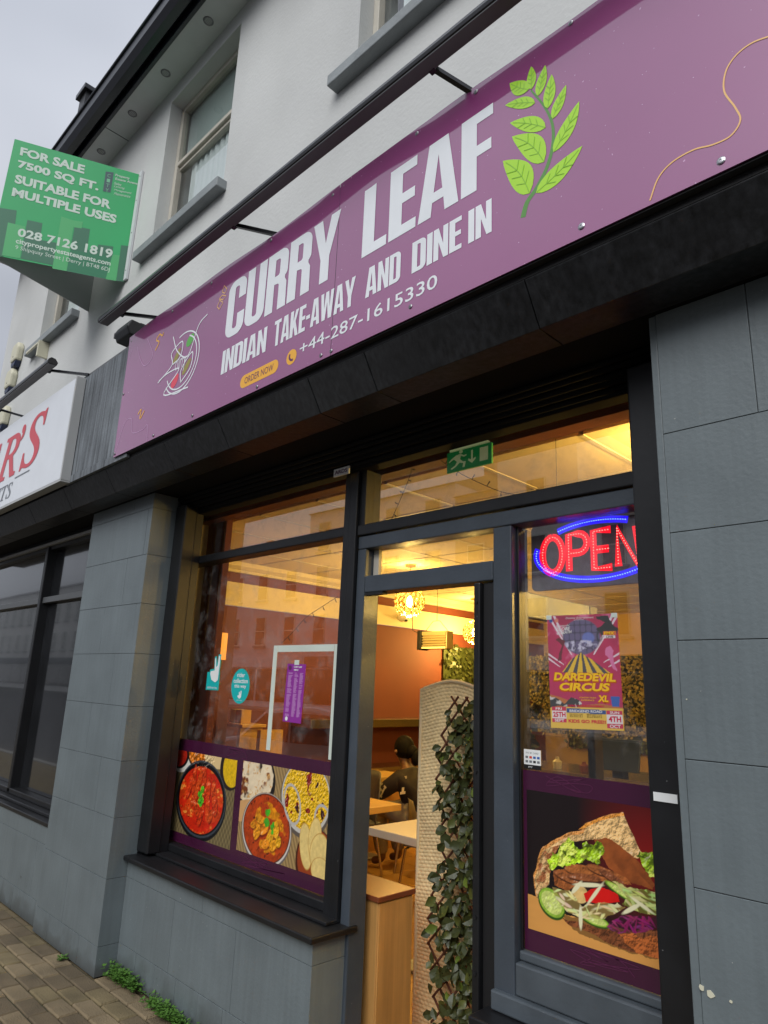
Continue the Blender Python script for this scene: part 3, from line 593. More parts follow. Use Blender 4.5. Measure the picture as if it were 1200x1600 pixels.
# ---------------------------------------------------------------- lighting trough on arms above the sign
YT = -.42
def trough(label, x0, x1, arms, z, zr):
    global YT
    t = thing('sign_light_trough', label, 'sign light', ((x0+x1)/2, YT, z), group='sign lighting troughs')
    m_ = MB(); sec = [(YT+.032, z-.020), (YT+.038, z+.004), (YT+.016, z+.030), (YT-.014, z+.034), (YT-.032, z+.018), (YT-.038, z-.004), (YT-.034, z-.020)]
    m_.prism(sec, 'x', x0, x1); m_.build('trough_body', 'rail_black', t, bevel=.003)
    B(x0+.004, x1-.004, YT-.030, YT+.026, z-.027, z-.0205).build('diffuser_strip', 'rail_grey', t)
    MB().lathe([(.034, 0), (.034, .012), (.02, .014)], (x0-.012, YT, z+.004), 12, 'z')
    MB().prism(sec, 'x', x0-.014, x0-.001).build('end_cap', 'rail_black', t, bevel=.002)
    for xt, xr in arms:
        dv = (Vector((xr, -.262, zr))-Vector((xt, YT+.03, z-.01))); a = MB(); p_ = Vector((xt, YT+.03, z-.01)); a.tube([p_, p_+dv], .0135, 4)
        ar = a.build('arm', 'rail_black', t); MB().tube([p_+dv*.12+Vector((0, -.003, .008)), p_+dv*.30+Vector((0, -.003, .008))], .006, 6).build('arm_bracket', 'steel', ar)
        B(xt-.014, xt+.014, YT+.02, YT+.042, z-.028, z-.002).build('hinge', 'rail_black', ar)
    return t
e = at(165, 487, y=YT); trough('long black light trough on thin arms above the purple sign', e.x, 2.2, [(at(195, 478, y=-.38).x, at(250, 497, y=-.28).x), (at(370, 338, y=-.38).x, at(432, 367, y=-.28).x), (at(680, 82, y=-.38).x, at(740, 140, y=-.28).x), (-.05, -.03), (1.2, 1.22)], 3.878, 3.765)
e2 = at(80, 572, y=YT); a2 = at(140, 583, y=-.262)
trough('shorter black light trough above the white sign at the left edge', -7.9, at(84, 572, y=-.41).x, [(at(80, 574, y=-.38).x, at(140, 583, y=-.26).x), (at(2, 638, y=-.38).x, at(45, 648, y=-.26).x), (-7.4, -7.3)], at(80, 570, y=-.41).z, 3.73)

# black floodlight peeping over the sign corner
c = at(203, 523, y=-.22)
fl = thing('floodlight', 'black floodlight behind the upper left corner of the purple sign', 'floodlight', (c.x, c.y, c.z))
m_ = MB(); m_.prism([(c.y-.05, c.z-.055), (c.y-.075, c.z+.0), (c.y-.05, c.z+.055), (c.y+.06, c.z+.05), (c.y+.07, c.z-.02), (c.y+.04, c.z-.06)], 'x', c.x-.09, c.x+.12); m_.build('lamp_housing', 'black_paint', fl, bevel=.01)
for k in range(6): B(c.x-.08+k*.035, c.x-.07+k*.035, c.y+.02, c.y+.085, c.z-.05, c.z+.06).build('cooling_fin', 'black_paint', fl)
B(c.x-.11, c.x-.092, c.y-.02, -.0, c.z-.03, c.z+.03).box(c.x-.125, c.x-.09, c.y-.06, c.y-.02, c.z-.01, c.z+.03).build('bracket', 'black_paint', fl, bevel=.003)

# ---------------------------------------------------------------- for-sale V board
WT, WB = at(221, 274, y=0), at(196, 439, y=0); AT_, AB = at(23, 217, y=-.9), at(-17, 397, y=-.86)
WT.x = WB.x = -5.09
n_p = (WB-WT).cross(AT_-WT); d_p = (-17-600)*rt - (397-800)*up + FPX*fw; AB = CAM + d_p*((WT-CAM).dot(n_p)/d_p.dot(n_p))
AX = (AT_.x+AB.x)/2; AT_.x, AB.x = AT_.x, AB.x
fsb = thing('for_sale_board', 'green and white V-shaped FOR SALE board fixed to the grey upper wall', 'sign board', (-5.3, -.4, 4.76))
nrm_ = (WB-AB).cross(AT_-AB).normalized()
if nrm_.dot(CAM-AB) < 0: nrm_ = -nrm_
def bp(u, v, off=0.0):
    return AB.lerp(WB, u).lerp(AT_.lerp(WT, u), v) + nrm_*off
N_ = 14; mb = MB(); mb.add([bp(i/N_, j/N_) for j in range(N_+1) for i in range(N_+1)], [(j*(N_+1)+i, j*(N_+1)+i+1, (j+1)*(N_+1)+i+1, (j+1)*(N_+1)+i) for j in range(N_) for i in range(N_)])
mb.add([bp(i/N_, j/N_, -.006) for j in range(N_+1) for i in range(N_+1)], [(j*(N_+1)+i, j*(N_+1)+i+1, (j+1)*(N_+1)+i+1, (j+1)*(N_+1)+i) for j in range(N_) for i in range(N_)])
for (q1_, q2_) in (((0, 0), (1, 0)), ((1, 0), (1, 1)), ((1, 1), (0, 1)), ((0, 1), (0, 0))):
    for i in range(N_):
        A3 = [q1_[k]+(q2_[k]-q1_[k])*i/N_ for k in (0, 1)]; B3 = [q1_[k]+(q2_[k]-q1_[k])*(i+1)/N_ for k in (0, 1)]
        mb.quad(bp(*A3), bp(*B3), bp(*B3, -.006), bp(*A3, -.006))
mb.build('green_board', 'board_green', fsb)
W2b, W2t = at(138, 487, y=0), Vector((0, 0, 0)); W2b.x = -5.845; W2t = Vector((-5.845, 0, W2b.z+1.02))
off = Vector((-.008, .004, 0))
mb = MB(); mb.add([AB+off, W2b, W2t, AT_+off, AB+off*2, W2b+off, W2t+off, AT_+off*2], [(0, 1, 2, 3), (7, 6, 5, 4), (0, 4, 5, 1), (1, 5, 6, 2), (2, 6, 7, 3), (3, 7, 4, 0)])
mb.build('rear_board', 'board_back', fsb)
mb = MB(); o_ = Vector((.05, 0, 0)); y_ = Vector((0, -.018, 0)); q0 = WB+Vector((0, -.004, -.01)); q1 = WT+Vector((0, -.004, .012))
mb.add([q0, q0+o_, q1+o_, q1, q0+y_, q0+o_+y_, q1+o_+y_, q1+y_], [(0, 1, 2, 3), (7, 6, 5, 4), (0, 4, 5, 1), (1, 5, 6, 2), (2, 6, 7, 3), (3, 7, 4, 0)])
mb.build('batten', 'batten', fsb)
for t in (.08, .42, .72, .95):
    q = q0.lerp(q1, t)+Vector((.025, -.018, 0)); MB().lathe([(.006, 0), (.005, -.003)], tuple(q), 8, 'y').build('screw', 'dull_steel', fsb)
def BPf(o): return lambda u, v: bp(u, v, o)
def zq(u, v):
    """inverse: a pixel of the photo on the board -> (u, v)"""
    d = ((u-600)*rt - (v-800)*up + FPX*fw)
    a, b_, s, t = 0, 0, .5, .5
    for _ in range(12):
        p = bp(s, t); e1 = (bp(s+.01, t)-p)*100; e2_ = (bp(s, t+.01)-p)*100
        M = np.array([[*e1], [*e2_], [*(-d)]]).T; sol = np.linalg.solve(M, np.array(CAM-p)); s += sol[0]; t += sol[1]
    return s, t
def brect(pts, m, nm, o): flat([[zq(*p) for p in pts]], BPf(o), m, fsb, nm)
def bl(x, y): return (x/4.8, y/4.8+180)
for (a, m, nm, o) in (([(-30, 690), (125, 715), (110, 850), (60, 840), (25, 1060), (-70, 1045)], 'board_dark', 'skyline_block', .001), ([(60, 805), (190, 835), (150, 1075), (15, 1050)], 'board_light', 'skyline_block', .0014),
    ([(205, 785), (318, 810), (300, 935), (440, 960), (395, 1125), (155, 1075)], 'board_dark', 'skyline_block', .001), ([(460, 760), (550, 790), (622, 800), (612, 850), (550, 840), (500, 1170), (392, 1150)], 'board_light', 'skyline_block', .0014),
    ([(560, 830), (675, 855), (650, 1010), (850, 1030), (800, 1230), (500, 1170)], 'board_mid', 'skyline_block', .001), ([(560, 830), (675, 855), (650, 1030), (530, 1010)], 'board_dark', 'skyline_block', .0012), ([(735, 970), (850, 985), (840, 1060), (725, 1040)], 'board_dark', 'skyline_block', .0012),
    ([(845, 1045), (898, 1052), (870, 1243), (792, 1230)], 'board_light', 'skyline_block', .0014), ([(908, 975), (972, 982), (942, 1250), (872, 1243)], 'board_dark', 'skyline_block', .001), ([(793, 422), (853, 430), (828, 582), (772, 570)], 'board_slate', 'logo_block', .0014)):
    brect([bl(*p) for p in a], m, nm, o)
def btext(s, tl, tr, bl_, br, m='board_text', off=.0, shear=0):
    Q = [zq(*bl(*p)) for p in (tl, tr, bl_, br)]
    f = lambda u, v: bp(*[(Q[2][k]*(1-u)+Q[3][k]*u)*(1-v)+(Q[0][k]*(1-u)+Q[1][k]*u)*v for k in (0, 1)], .002)
    letters(s, f, m, fsb, 'board_lettering', off=off, shear=shear)
btext('FOR SALE', (158, 238), (640, 378), (148, 300), (630, 442), off=.042)
btext('7500 SQ FT.', (138, 335), (745, 508), (130, 400), (735, 578), off=.042)
btext('SUITABLE FOR', (118, 442), (838, 642), (108, 508), (828, 706), off=.042)
btext('MULTIPLE USES', (98, 542), (878, 750), (86, 605), (868, 814), off=.042)
btext('028 7126 1819', (140, 845), (850, 1008), (128, 908), (838, 1078), off=.03)
btext('citypropertyestateagents.com', (122, 925), (832, 1098), (116, 970), (826, 1140), off=.022)
btext('9 Shipquay Street | Derry | BT48 6DJ', (118, 975), (825, 1145), (112, 1012), (818, 1182), off=.0)
btext('Property', (868, 440), (975, 466), (863, 462), (970, 490), off=.02); btext('Estate Agents', (868, 468), (1045, 510), (863, 490), (1040, 530), off=.02)
for i, s_ in enumerate(('Sales', 'Letting', 'Management', 'Maintenance')): btext(s_, (858, 500+i*26), (858+[55, 80, 130, 122][i], 508+i*26+[5, 8, 18, 16][i]), (853, 518+i*26), (853+[55, 80, 130, 122][i], 528+i*26+[5, 8, 18, 16][i]), shear=.2)
for i, s_ in enumerate('CITY'): btext(s_, (808-i*5, 440+i*36), (832-i*5, 445+i*36), (804-i*5, 465+i*36), (828-i*5, 470+i*36), m='board_faint')

# ---------------------------------------------------------------- alarm boxes, bracket on the upper wall
for i, (p, z2, lb) in enumerate((((24, 556), 0, 'upper of the two cream alarm boxes near the building corner'), ((14, 597), 0, 'middle cream alarm box below the first near the building corner'), ((3, 655), 0, 'lowest weathered alarm box with a dangling cable at the left edge'))):
    c = at(*p, y=-.05); t = thing('alarm_box', lb, 'alarm box', (c.x, 0, c.z), group='alarm boxes on the upper wall')
    h, ww = .145, .115
    m_ = MB(); m_.prism([(c.x-ww, c.z+h*.5), (c.x-ww*.6, c.z+h), (c.x+ww*.6, c.z+h), (c.x+ww, c.z+h*.5), (c.x+ww*.8, c.z-h*.5), (c.x-ww*.8, c.z-h*.5)], 'y', -.07, -.001)
    m_.build('cover', 'alarm_cream', t, bevel=.02)
    MB().prism([(c.x-ww*.79, c.z-h*.52), (c.x+ww*.79, c.z-h*.52), (c.x+ww*.45, c.z-h*.95), (c.x-ww*.45, c.z-h*.95)], 'y', -.062, -.001).build('strobe_lens', 'alarm_blue', t, bevel=.012)
    MB().lathe([(.006, 0), (.006, -.003)], (c.x, -.0705, c.z-.02), 8, 'y').build('keyhole', 'joint_dark', t)
    if i == 2: MB().tube([(c.x, -.03, c.z-.13), (c.x+.03, -.03, c.z-.2), (c.x-.02, -.03, c.z-.28), (c.x+.03, -.03, c.z-.34)], .006, 6).build('cable', 'joint_dark', t)
c = at(75, 545, y=0)
B(c.x-.35, c.x+.02, -.10, -.08, c.z+.02, c.z+.045).box(c.x+.0, c.x+.03, -.10, -.001, c.z-.12, c.z+.05).build('old_bracket', 'alarm_cream', bevel=.003, label='rusty cream bracket sticking out under the window behind the FOR SALE board', cat='bracket')

# ---------------------------------------------------------------- white neighbour sign
ns = thing('neighbour_sign', 'white sign box with red serif capitals ending in ER\'S at the left edge', 'shop sign', (-6, -.3, 2.91))
NX = at(92, 758, y=-.335).x
B(-8.2, NX, -.335, -.275, 2.925, 3.69).build('sign_box', 'neighbour_white', ns, bevel=.002)
B(NX+.001, NX+.022, -.338, -.272, 2.915, 3.70).box(-8.2, NX+.02, -.338, -.272, 2.902, 2.923).build('box_edge', 'neighbour_edge', ns, bevel=.002)
NP = plane(-.3375)
letters('\U0001D446', NP, 'neighbour_red', ns, 'letter', off=.012, rect=(-5.83, -5.36, 3.165, 3.60), shear=.0)
letters('’', NP, 'neighbour_red', ns, 'letter', off=.03, rect=(-5.93, -5.84, 3.45, 3.59))
letters('\U0001D445', NP, 'neighbour_red', ns, 'letter', off=.02, rect=(-6.42, -5.93, 3.165, 3.555)); letters('\U0001D438', NP, 'neighbour_red', ns, 'letter', off=.02, rect=(-6.95, -6.45, 3.165, 3.555))
flat([[(-5.90, 3.122), (-5.56, 3.122), (-5.56, 3.132), (-5.90, 3.132)]], NP, 'neighbour_grey', ns, 'rule_line')
letters('\U0001D441\U0001D447\U0001D446', NP, 'neighbour_grey', ns, 'lettering', off=.006, rect=(-6.42, -5.93, 2.975, 3.105))

# ---------------------------------------------------------------- neighbour shopfront (dark)
nsw = thing('dark_shop_window', 'unlit black shop window with grey riser left of the block pillar', 'window', (-6.5, .2, 0))
for a, b in ((-8.4, -6.36), (-6.30, -5.03)):
    B(a, b, .215, .222, .70, 2.19).build('pane', 'neighbour_glass', nsw); B(a, b, .215, .222, 2.245, 2.66).build('pane', 'neighbour_glass', nsw)
B(-6.358, -6.302, .14, .24, .66, 2.69).build('mullion', 'black_paint', nsw, bevel=.005)
B(-8.4, -6.36, .16, .24, 2.192, 2.243).box(-6.30, -5.03, .16, .24, 2.192, 2.243).build('transom', 'rail_grey', nsw, bevel=.004)
B(-8.4, -5.03, .13, .155, 2.695, 2.72).build('shutter_bar', 'neighbour_edge', nsw)
B(-8.4, -5.03, .16, .30, 2.662, 2.765).build('head', 'black_paint', nsw)
B(-8.4, -5.03, .14, .24, .655, .697).build('bottom_rail', 'black_paint', nsw, bevel=.006)
B(-8.4, -5.03, .02, .24, .60, .628).box(-8.4, -5.03, .08, .24, .63, .654).build('sill_board', 'black_paint', nsw, bevel=.005)
B(-8.4, -5.03, .6, .62, 0, 2.7).build('dark_interior_sheet', 'black_matte', nsw)  # black sheet standing in for the darkness of the unlit shop
nr = thing('stall_riser', 'low grey block riser under the dark shop window at the left edge', 'wall', (-6.6, .1, 0))
blocks(nr, -8.4, -5.032, .03, .30, [(0, .15, [-8.2+.22*i for i in range(16)]), (.15, .49, (-6.9, -6.3, -5.7, -5.25)), (.49, .598, (-6.6, -6.0, -5.4))])
MB().tube([(-5.045, .012, .02), (-5.042, .012, .33)], .006, 6).build('white_cable', 'white_plastic', label='thin white cable running down the corner of the grey pillar', cat='cable')

# ---------------------------------------------------------------- weeds along the wall foot
def weeds(name, label, x0, x1, y, n, h, seed):
    r = random.Random(seed); mb = MB(); m2 = []
    for _ in range(n):
        cx = r.triangular(x0, x1, (x0+x1)/2); cy = y - abs(r.gauss(0, .022)); hh = h*r.uniform(.3, 1)
        tip = Vector((cx+r.gauss(0, .02), cy-r.uniform(0, .03), hh))
        for k in range(r.randint(4, 7)):
            a = r.uniform(0, 6.28); ln = r.uniform(.010, .024); wd = ln*.35; t = r.uniform(.2, 1)
            b = Vector((cx, cy, 0)).lerp(tip, t); d = Vector((math.cos(a), math.sin(a), r.uniform(-.1, .7)))*ln; s = Vector((-math.sin(a), math.cos(a), 0))*wd
            mb.add([b, b+d*.5+s, b+d, b+d*.5-s], [(0, 1, 2, 3)])
    return mb.build(name, 'weed', label=label, cat='weeds', kind='stuff')
weeds('weeds', 'bright green weed tuft at the foot of the pillar corner', -4.10, -3.70, .105, 260, .085, 1)
weeds('weeds', 'lower strip of green weeds along the stall riser foot', -3.66, -3.15, .105, 260, .06, 2)
weeds('weeds', 'tiny weed sprout at the base of the grey pillar front', -4.46, -4.42, -.01, 10, .03, 4)

# ---------------------------------------------------------------- painted prints (flat pictures)
class Img:
    def __init__(s, w, h, nx):
        s.w, s.h = w, h; s.nx = nx; s.ny = int(nx*h/w)
        u, v = np.meshgrid(np.linspace(0, 1, s.nx+1), np.linspace(0, 1, s.ny+1)); s.U = u*w/h; s.V = v; s.A = w/h   # V 0..1 up, U 0..A
        s.c = np.zeros(u.shape+(3,)); s.d = 2.0/s.nx
    def noise(s, f, seed, oct=3, st=1.0):
        out = 0; amp = 1; tot = 0
        for o in range(oct):
            r = np.random.RandomState(seed*31+o); G = r.rand(64, 64); x = (s.U*f*st) % 63; y = (s.V*f) % 63
            xi, yi = x.astype(int), y.astype(int); fx, fy = x-xi, y-yi; fx = fx*fx*(3-2*fx); fy = fy*fy*(3-2*fy)
            out = out+amp*((G[yi, xi]*(1-fx)+G[yi, (xi+1) % 64]*fx)*(1-fy)+(G[(yi+1) % 64, xi]*(1-fx)+G[(yi+1) % 64, (xi+1) % 64]*fx)*fy)
            tot += amp; amp *= .55; f *= 2.1
        return out/tot
    def cells(s, f, seed):
        r = np.random.RandomState(seed); N = int(f*f*max(1, s.A)); P = r.rand(N, 2)*[s.A, 1]; d1 = np.full(s.U.shape, 9.); d2 = d1.copy(); idx = np.zeros(s.U.shape, int)
        for i, (a, b) in enumerate(P):
            d = np.hypot(s.U-a, s.V-b); m = d < d1; d2 = np.where(m, d1, np.minimum(d2, d)); idx = np.where(m, i, idx); d1 = np.where(m, d, d1)
        return d1*f, (d2-d1)*f, r.rand(N)[idx]
    def put(s, mask, col):
        col = np.array(S(*col)) if isinstance(col, tuple) else col
        m = np.clip(mask, 0, 1)[..., None]; s.c = s.c*(1-m)+col*m
    def ell(s, cx, cy, rx, ry, ang=0, wob=0, seed=1):
        c, n = math.cos(ang), math.sin(ang); x = (s.U-cx)*c+(s.V-cy)*n; y = -(s.U-cx)*n+(s.V-cy)*c
        r = np.hypot(x/rx, y/ry)
        if wob: r = r+wob*(s.noise(9, seed)-.5)
        return np.clip((1-r)*min(rx, ry)/s.d+.5, 0, 1)
    def poly(s, pts, wob=0, seed=1):
        U, V = s.U, s.V
        if wob: U = U+wob*(s.noise(11, seed)-.5); V = V+wob*(s.noise(11, seed+5)-.5)
        ins = np.zeros(U.shape, bool); n = len(pts)
        for i in range(n):
            (x0, y0), (x1, y1) = pts[i], pts[(i+1) % n]
            if y0 == y1: continue
            c = ((V >= min(y0, y1)) & (V < max(y0, y1))); xi = x0+(V-y0)*(x1-x0)/(y1-y0); ins ^= c & (U < xi)
        return ins.astype(float)
    def tint(s, mask, noise, lo, hi):
        f = lo+(hi-lo)*noise; m = np.clip(mask, 0, 1); s.c = s.c*(1-m+m*f)[..., None]
    def relief(s, mask, h, k=1.0, spec=0.0, sc=(255, 240, 220)):
        gy, gx = np.gradient(h); n = s.nx/60.0; d = (-gx*.6+gy*.8)*n*k*.62; f = np.clip(1-d, .35, 1.35); m = np.clip(mask, 0, 1)
        s.c = s.c*(1-m+m*f)[..., None]
        if spec: s.put(m*np.clip((-d-.35)*spec, 0, .8), sc)
    def build(s, name, mapf, parent, m='print', rect=(0, 1, 0, 1)):
        n = s.nx+1; k = s.ny+1
        u = np.linspace(rect[0], rect[1], n); v = np.linspace(rect[2], rect[3], k)
        V = [tuple(mapf(a, b)) for b in v for a in u]
        F = [(j*n+i, j*n+i+1, (j+1)*n+i+1, (j+1)*n+i) for j in range(s.ny) for i in range(s.nx)]
        me = bpy.data.meshes.new(name); off = np.array(wloc(parent)); me.from_pydata([tuple(np.array(p)-off) for p in V], [], F)
        at_ = me.color_attributes.new('Col', 'FLOAT_COLOR', 'POINT'); cc = np.concatenate([s.c.reshape(-1, 3), np.ones((n*k, 1))], 1)
        at_.data.foreach_set('color', cc.astype(np.float32).ravel()); me.materials.append(MATS[m])
        o = bpy.data.objects.new(name, me); COL.objects.link(o); o.parent = parent; return o
def leafy(I, cx, cy, s, seed):
    r = random.Random(seed)
    for k in range(7):
        a = r.uniform(0, 6.28); m = I.ell(cx+s*.6*math.cos(a)*r.random(), cy+s*.8*math.sin(a), s*.5, s*.38, a, .5, seed+k); I.put(m, (70+r.randint(0, 40), 165+r.randint(0, 40), 40)); I.tint(m, I.noise(40, seed+k), .5, 1.3)
# red curry
I = Img(.672, .455, 240); A = I.A
I.put(np.ones_like(I.U), (128, 112, 76)); I.tint(np.ones_like(I.U), (np.sin(I.U*90)*np.sin(I.V*60)+1)/2, .45, 1.15)
I.put(I.ell(.18, .93, .30, .20, .2), (225, 222, 210)); I.put(I.ell(.12, .93, .22, .16, .2), (25, 22, 22)); I.put(I.ell(.10, .93, .18, .13, .2, .3), (190, 40, 25)); I.tint(I.ell(.10, .93, .18, .13), I.noise(25, 3), .4, 1.4)
I.put(I.ell(.66, 1.0, .36, .22, 0), (30, 26, 24)); m = I.ell(.66, 1.0, .33, .19, 0); I.put(m, (235, 130, 30)); d1, e, r_ = I.cells(16, 3); I.tint(m, np.clip(e*2, 0, 1), .35, 1.25)
I.put(I.ell(.95, .98, .24, .12, -.2, .3), (225, 195, 140)); I.put(I.ell(1.35, .9, .24, .26), (40, 30, 30)); m = I.ell(1.38, .9, .2, .22); I.put(m, (235, 190, 25)); I.tint(m, I.noise(40, 6), .6, 1.2)
I.put(I.ell(.72, .44, .60, .47), (16, 17, 20)); I.put(I.ell(.72, .47, .585, .455), (60, 66, 74)); I.put(I.ell(.72, .47, .565, .43), (14, 14, 16))
m = I.ell(.72, .455, .525, .395); I.put(m, (205, 38, 14)); d1, e, r_ = I.cells(7, 11); I.tint(m, I.noise(14, 5), .75, 1.3)
ch_ = m*np.clip((I.noise(7, 17, 3, .6)-.47)*9, 0, 1); I.put(ch_*.8, (232, 75, 22)); I.tint(ch_, I.noise(22, 8, 4, .5), .35, 1.5); I.put(ch_*np.clip((I.noise(30, 9, 2, .5)-.62)*9, 0, 1), (250, 150, 60))
I.put(m*np.clip((I.noise(45, 21)-.70)*12, 0, 1), (80, 10, 5)); I.relief(m, I.noise(9, 17, 3, .7), 1.2, .5, (255, 190, 120)); I.relief(I.ell(.66, 1.0, .33, .19), I.noise(24, 5, 3), 3, 1)
for k, (x_, y_, a_, L_) in enumerate(((.42, .56, 1.2, .14), (.52, .66, 1.5, .17), (.63, .62, 1.2, .2), (.78, .68, 1.75, .17), (.88, .60, 1.6, .16), (1.02, .56, 1.75, .17), (1.08, .42, 1.5, .1), (.58, .46, .9, .13), (.90, .38, 1.6, .13), (.76, .28, 1.3, .14), (.64, .34, 2.2, .1), (.98, .30, 1.2, .08))):
    I.put(I.ell(x_+.012, y_-.016, L_, .052, a_, .4, k)*.75, (110, 16, 6)); q_ = I.ell(x_, y_, L_, .048, a_, .5, k+20); I.put(q_, (222-7*(k % 4), 62+5*(k % 3), 22)); I.relief(q_, I.noise(16, k+60, 3)-2.2*((I.U-x_)**2+(I.V-y_)**2), 2.6, 1.6, (255, 205, 150)); I.put(q_*np.clip((I.noise(34, k+80, 2)-.6)*7, 0, 1)*.6, (120, 20, 8))
leafy(I, .74, .50, .10, 3); I.relief(I.ell(.74, .50, .13, .16), I.noise(30, 3, 3), 2.5, 0)
RC = I
# naan, yellow rice, curry, crisps
I = Img(.742, .448, 280); A = I.A
I.put(np.ones_like(I.U), (168, 138, 90)); I.tint(np.ones_like(I.U), (np.sin((I.U*.9+I.V*.45)*120)+1)/2, .6, 1.1)
I.put(I.ell(.25, .80, .42, .36), (30, 24, 22)); m = I.ell(.22, .84, .40, .32, 0, .15); I.put(m, (235, 215, 180)); I.put(m*np.clip((I.noise(9, 4)-.56)*9, 0, 1), (120, 60, 25)); I.put(m*np.clip((I.noise(8, 9)-.62)*9, 0, 1), (35, 18, 12)); I.put(m*np.clip((I.noise(26, 12)-.6)*6, 0, 1), (215, 160, 90))
I.put(I.ell(.12, .45, .34, .12, .2), (210, 160, 105))
I.put(I.ell(1.22, .72, .44, .40), (95, 85, 75)); I.put(I.ell(1.22, .74, .42, .375), (200, 195, 185)); m = I.ell(1.22, .755, .395, .345); I.put(m, (240, 190, 20)); I.tint(m, I.noise(60, 5, 2), .62, 1.3); I.put(m*np.clip((I.noise(11, 40, 2)-.68)*20, 0, 1), (140, 30, 20)); I.put(m*np.clip((I.noise(10, 48, 2)-.72)*20, 0, 1), (60, 15, 25))
I.put(I.ell(.55, .30, .48, .40), (110, 100, 95)); I.put(I.ell(.55, .31, .465, .385), (215, 205, 195)); I.put(I.ell(.55, .32, .45, .37), (90, 45, 25)); m = I.ell(.55, .32, .435, .355); I.put(m, (178, 62, 18)); I.tint(m, I.noise(20, 3), .7, 1.3)
ch_ = m*np.clip((I.noise(8, 27, 2)-.5)*9, 0, 1)*I.ell(.58, .33, .32, .26, 0, .5); I.put(ch_, (240, 150, 20)); I.tint(ch_, I.noise(24, 8), .45, 1.25); I.put(m*np.clip((I.noise(30, 33)-.70)*12, 0, 1), (60, 18, 10)); I.relief(m, I.noise(10, 27, 3), 1.3, .6, (255, 200, 120))
for k, (x_, y_, rx_, ry_, a_) in enumerate(((.50, .30, .10, .055, .4), (.38, .26, .09, .06, 1.2), (.64, .24, .11, .06, 1.0), (.74, .34, .09, .055, 1.6), (.56, .16, .08, .05, .2), (.42, .40, .08, .045, -.3), (.70, .16, .07, .05, .6), (.80, .22, .06, .05, 1.4), (.30, .32, .05, .04, .2))):
    I.put(I.ell(x_+.012, y_-.016, rx_*1.05, ry_*1.05, a_, .4, k)*.7, (95, 28, 8)); q_ = I.ell(x_, y_, rx_, ry_, a_, .5, k+30); I.put(q_, (236-6*(k % 3), 140+9*(k % 4), 28)); I.relief(q_, I.noise(14, k+50, 3)-3*((I.U-x_)**2+(I.V-y_)**2), 2.8, 1.6, (255, 225, 150))
m = I.ell(.55, .32, .435, .355)
I.relief(I.ell(1.22, .755, .395, .345), I.noise(48, 5, 3), 2.0, .6); I.relief(I.ell(.22, .84, .40, .32), I.noise(9, 4, 2), .8); leafy(I, .56, .44, .08, 5); leafy(I, .68, .34, .055, 8)
for k in range(2):
    cx, cy = ((1.0, .64), (1.55, .50))[k]; R0 = I.ell(cx, cy, .15, .22, .4); R1 = I.ell(cx, cy, .125, .19, .4); I.put(np.clip(R0-R1, 0, 1), (190, 185, 178))
I.put(I.ell(1.46, .12, .34, .34), (70, 28, 15)); I.put(I.ell(1.46, .14, .31, .31), (150, 60, 25))
for (cx, cy, rx, ry, a) in ((1.28, .26, .10, .22, .2), (1.42, .36, .10, .20, -.1), (1.50, .24, .14, .18, -.3), (1.54, .07, .15, .12, 0)):
    I.put(I.ell(cx, cy, rx*1.06, ry*1.05, a), (190, 140, 60)); m = I.ell(cx, cy, rx, ry, a); I.put(m, (238, 208, 130)); I.tint(m, I.noise(30, 7), .75, 1.12)
RF = I
# sandwich
I = Img(.555, .455, 350); A = I.A          # kebab sandwich; shapes given in the pixels of an enlarged crop
one = np.ones_like(I.U)
def zs(x, y):
    u = (x-66)/713; yt = 110+74*u; yb = 758+216*u; return (u*A, 1-(y-yt)/(yb-yt))
def zp(pts, wob=.03, seed=1): return I.poly([zs(*p) for p in pts], wob, seed)
def ze(x, y, rx, ry, a=0, wob=.0, seed=1): c = zs(x, y); return I.ell(c[0], c[1], rx/713*A, ry/700, a, wob, seed)
g = np.clip(1.5*(I.U/A)-.55, 0, 1)*np.clip(1-abs(I.V-.70)*1.8, 0, 1); I.c = np.array(S(24, 13, 15))*(1-g[..., None])+np.array(S(165, 18, 12))*g[..., None]
m = zp([(60, 600), (135, 625), (260, 700), (700, 800), (700, 960), (60, 800)], .0); I.put(m, (226, 160, 82)); I.tint(m, I.noise(4, 3, 4, .15), .65, 1.15); I.tint(m*zp([(230, 700), (700, 760), (700, 905), (520, 862), (330, 790)], .05), one, .38, .38)
lb = zp([(236, 712), (300, 728), (430, 760), (560, 765), (690, 755), (690, 888), (600, 878), (480, 838), (380, 792), (290, 752)], .03, 8); I.put(lb, (122, 68, 38)); I.tint(lb, I.noise(22, 6, 4), .5, 1.6); I.put(lb*zp([(500, 790), (560, 780), (690, 800), (690, 885), (600, 872)], .08, 4)*.7, (205, 110, 50)); I.relief(lb, I.noise(30, 31, 4), 3)
top = [(100, 560), (96, 520), (122, 440), (150, 385), (215, 345), (285, 312), (345, 298), (366, 268), (430, 236), (490, 211), (545, 203), (566, 270), (612, 388), (600, 430), (440, 340), (330, 350), (235, 380), (200, 420), (182, 500), (178, 560), (150, 590), (130, 650), (108, 610)]
m = zp(top, .02, 3); I.put(m, (222, 150, 78)); cr_ = zp([(a+8, b+14) for a, b in top], .02, 3)*m; I.put(cr_, (226, 182, 120)); I.tint(m, I.noise(16, 4, 4), .62, 1.3)
I.put(zp([(125, 450), (160, 395), (230, 370), (200, 430), (175, 560), (140, 585), (112, 560)], .03, 5)*np.clip((I.noise(20, 9, 3)-.5)*9, 0, 1), (165, 100, 58)); I.put(zp([(372, 282), (540, 222), (600, 395), (500, 335), (400, 335)], .03, 7)*.75, (246, 200, 132))
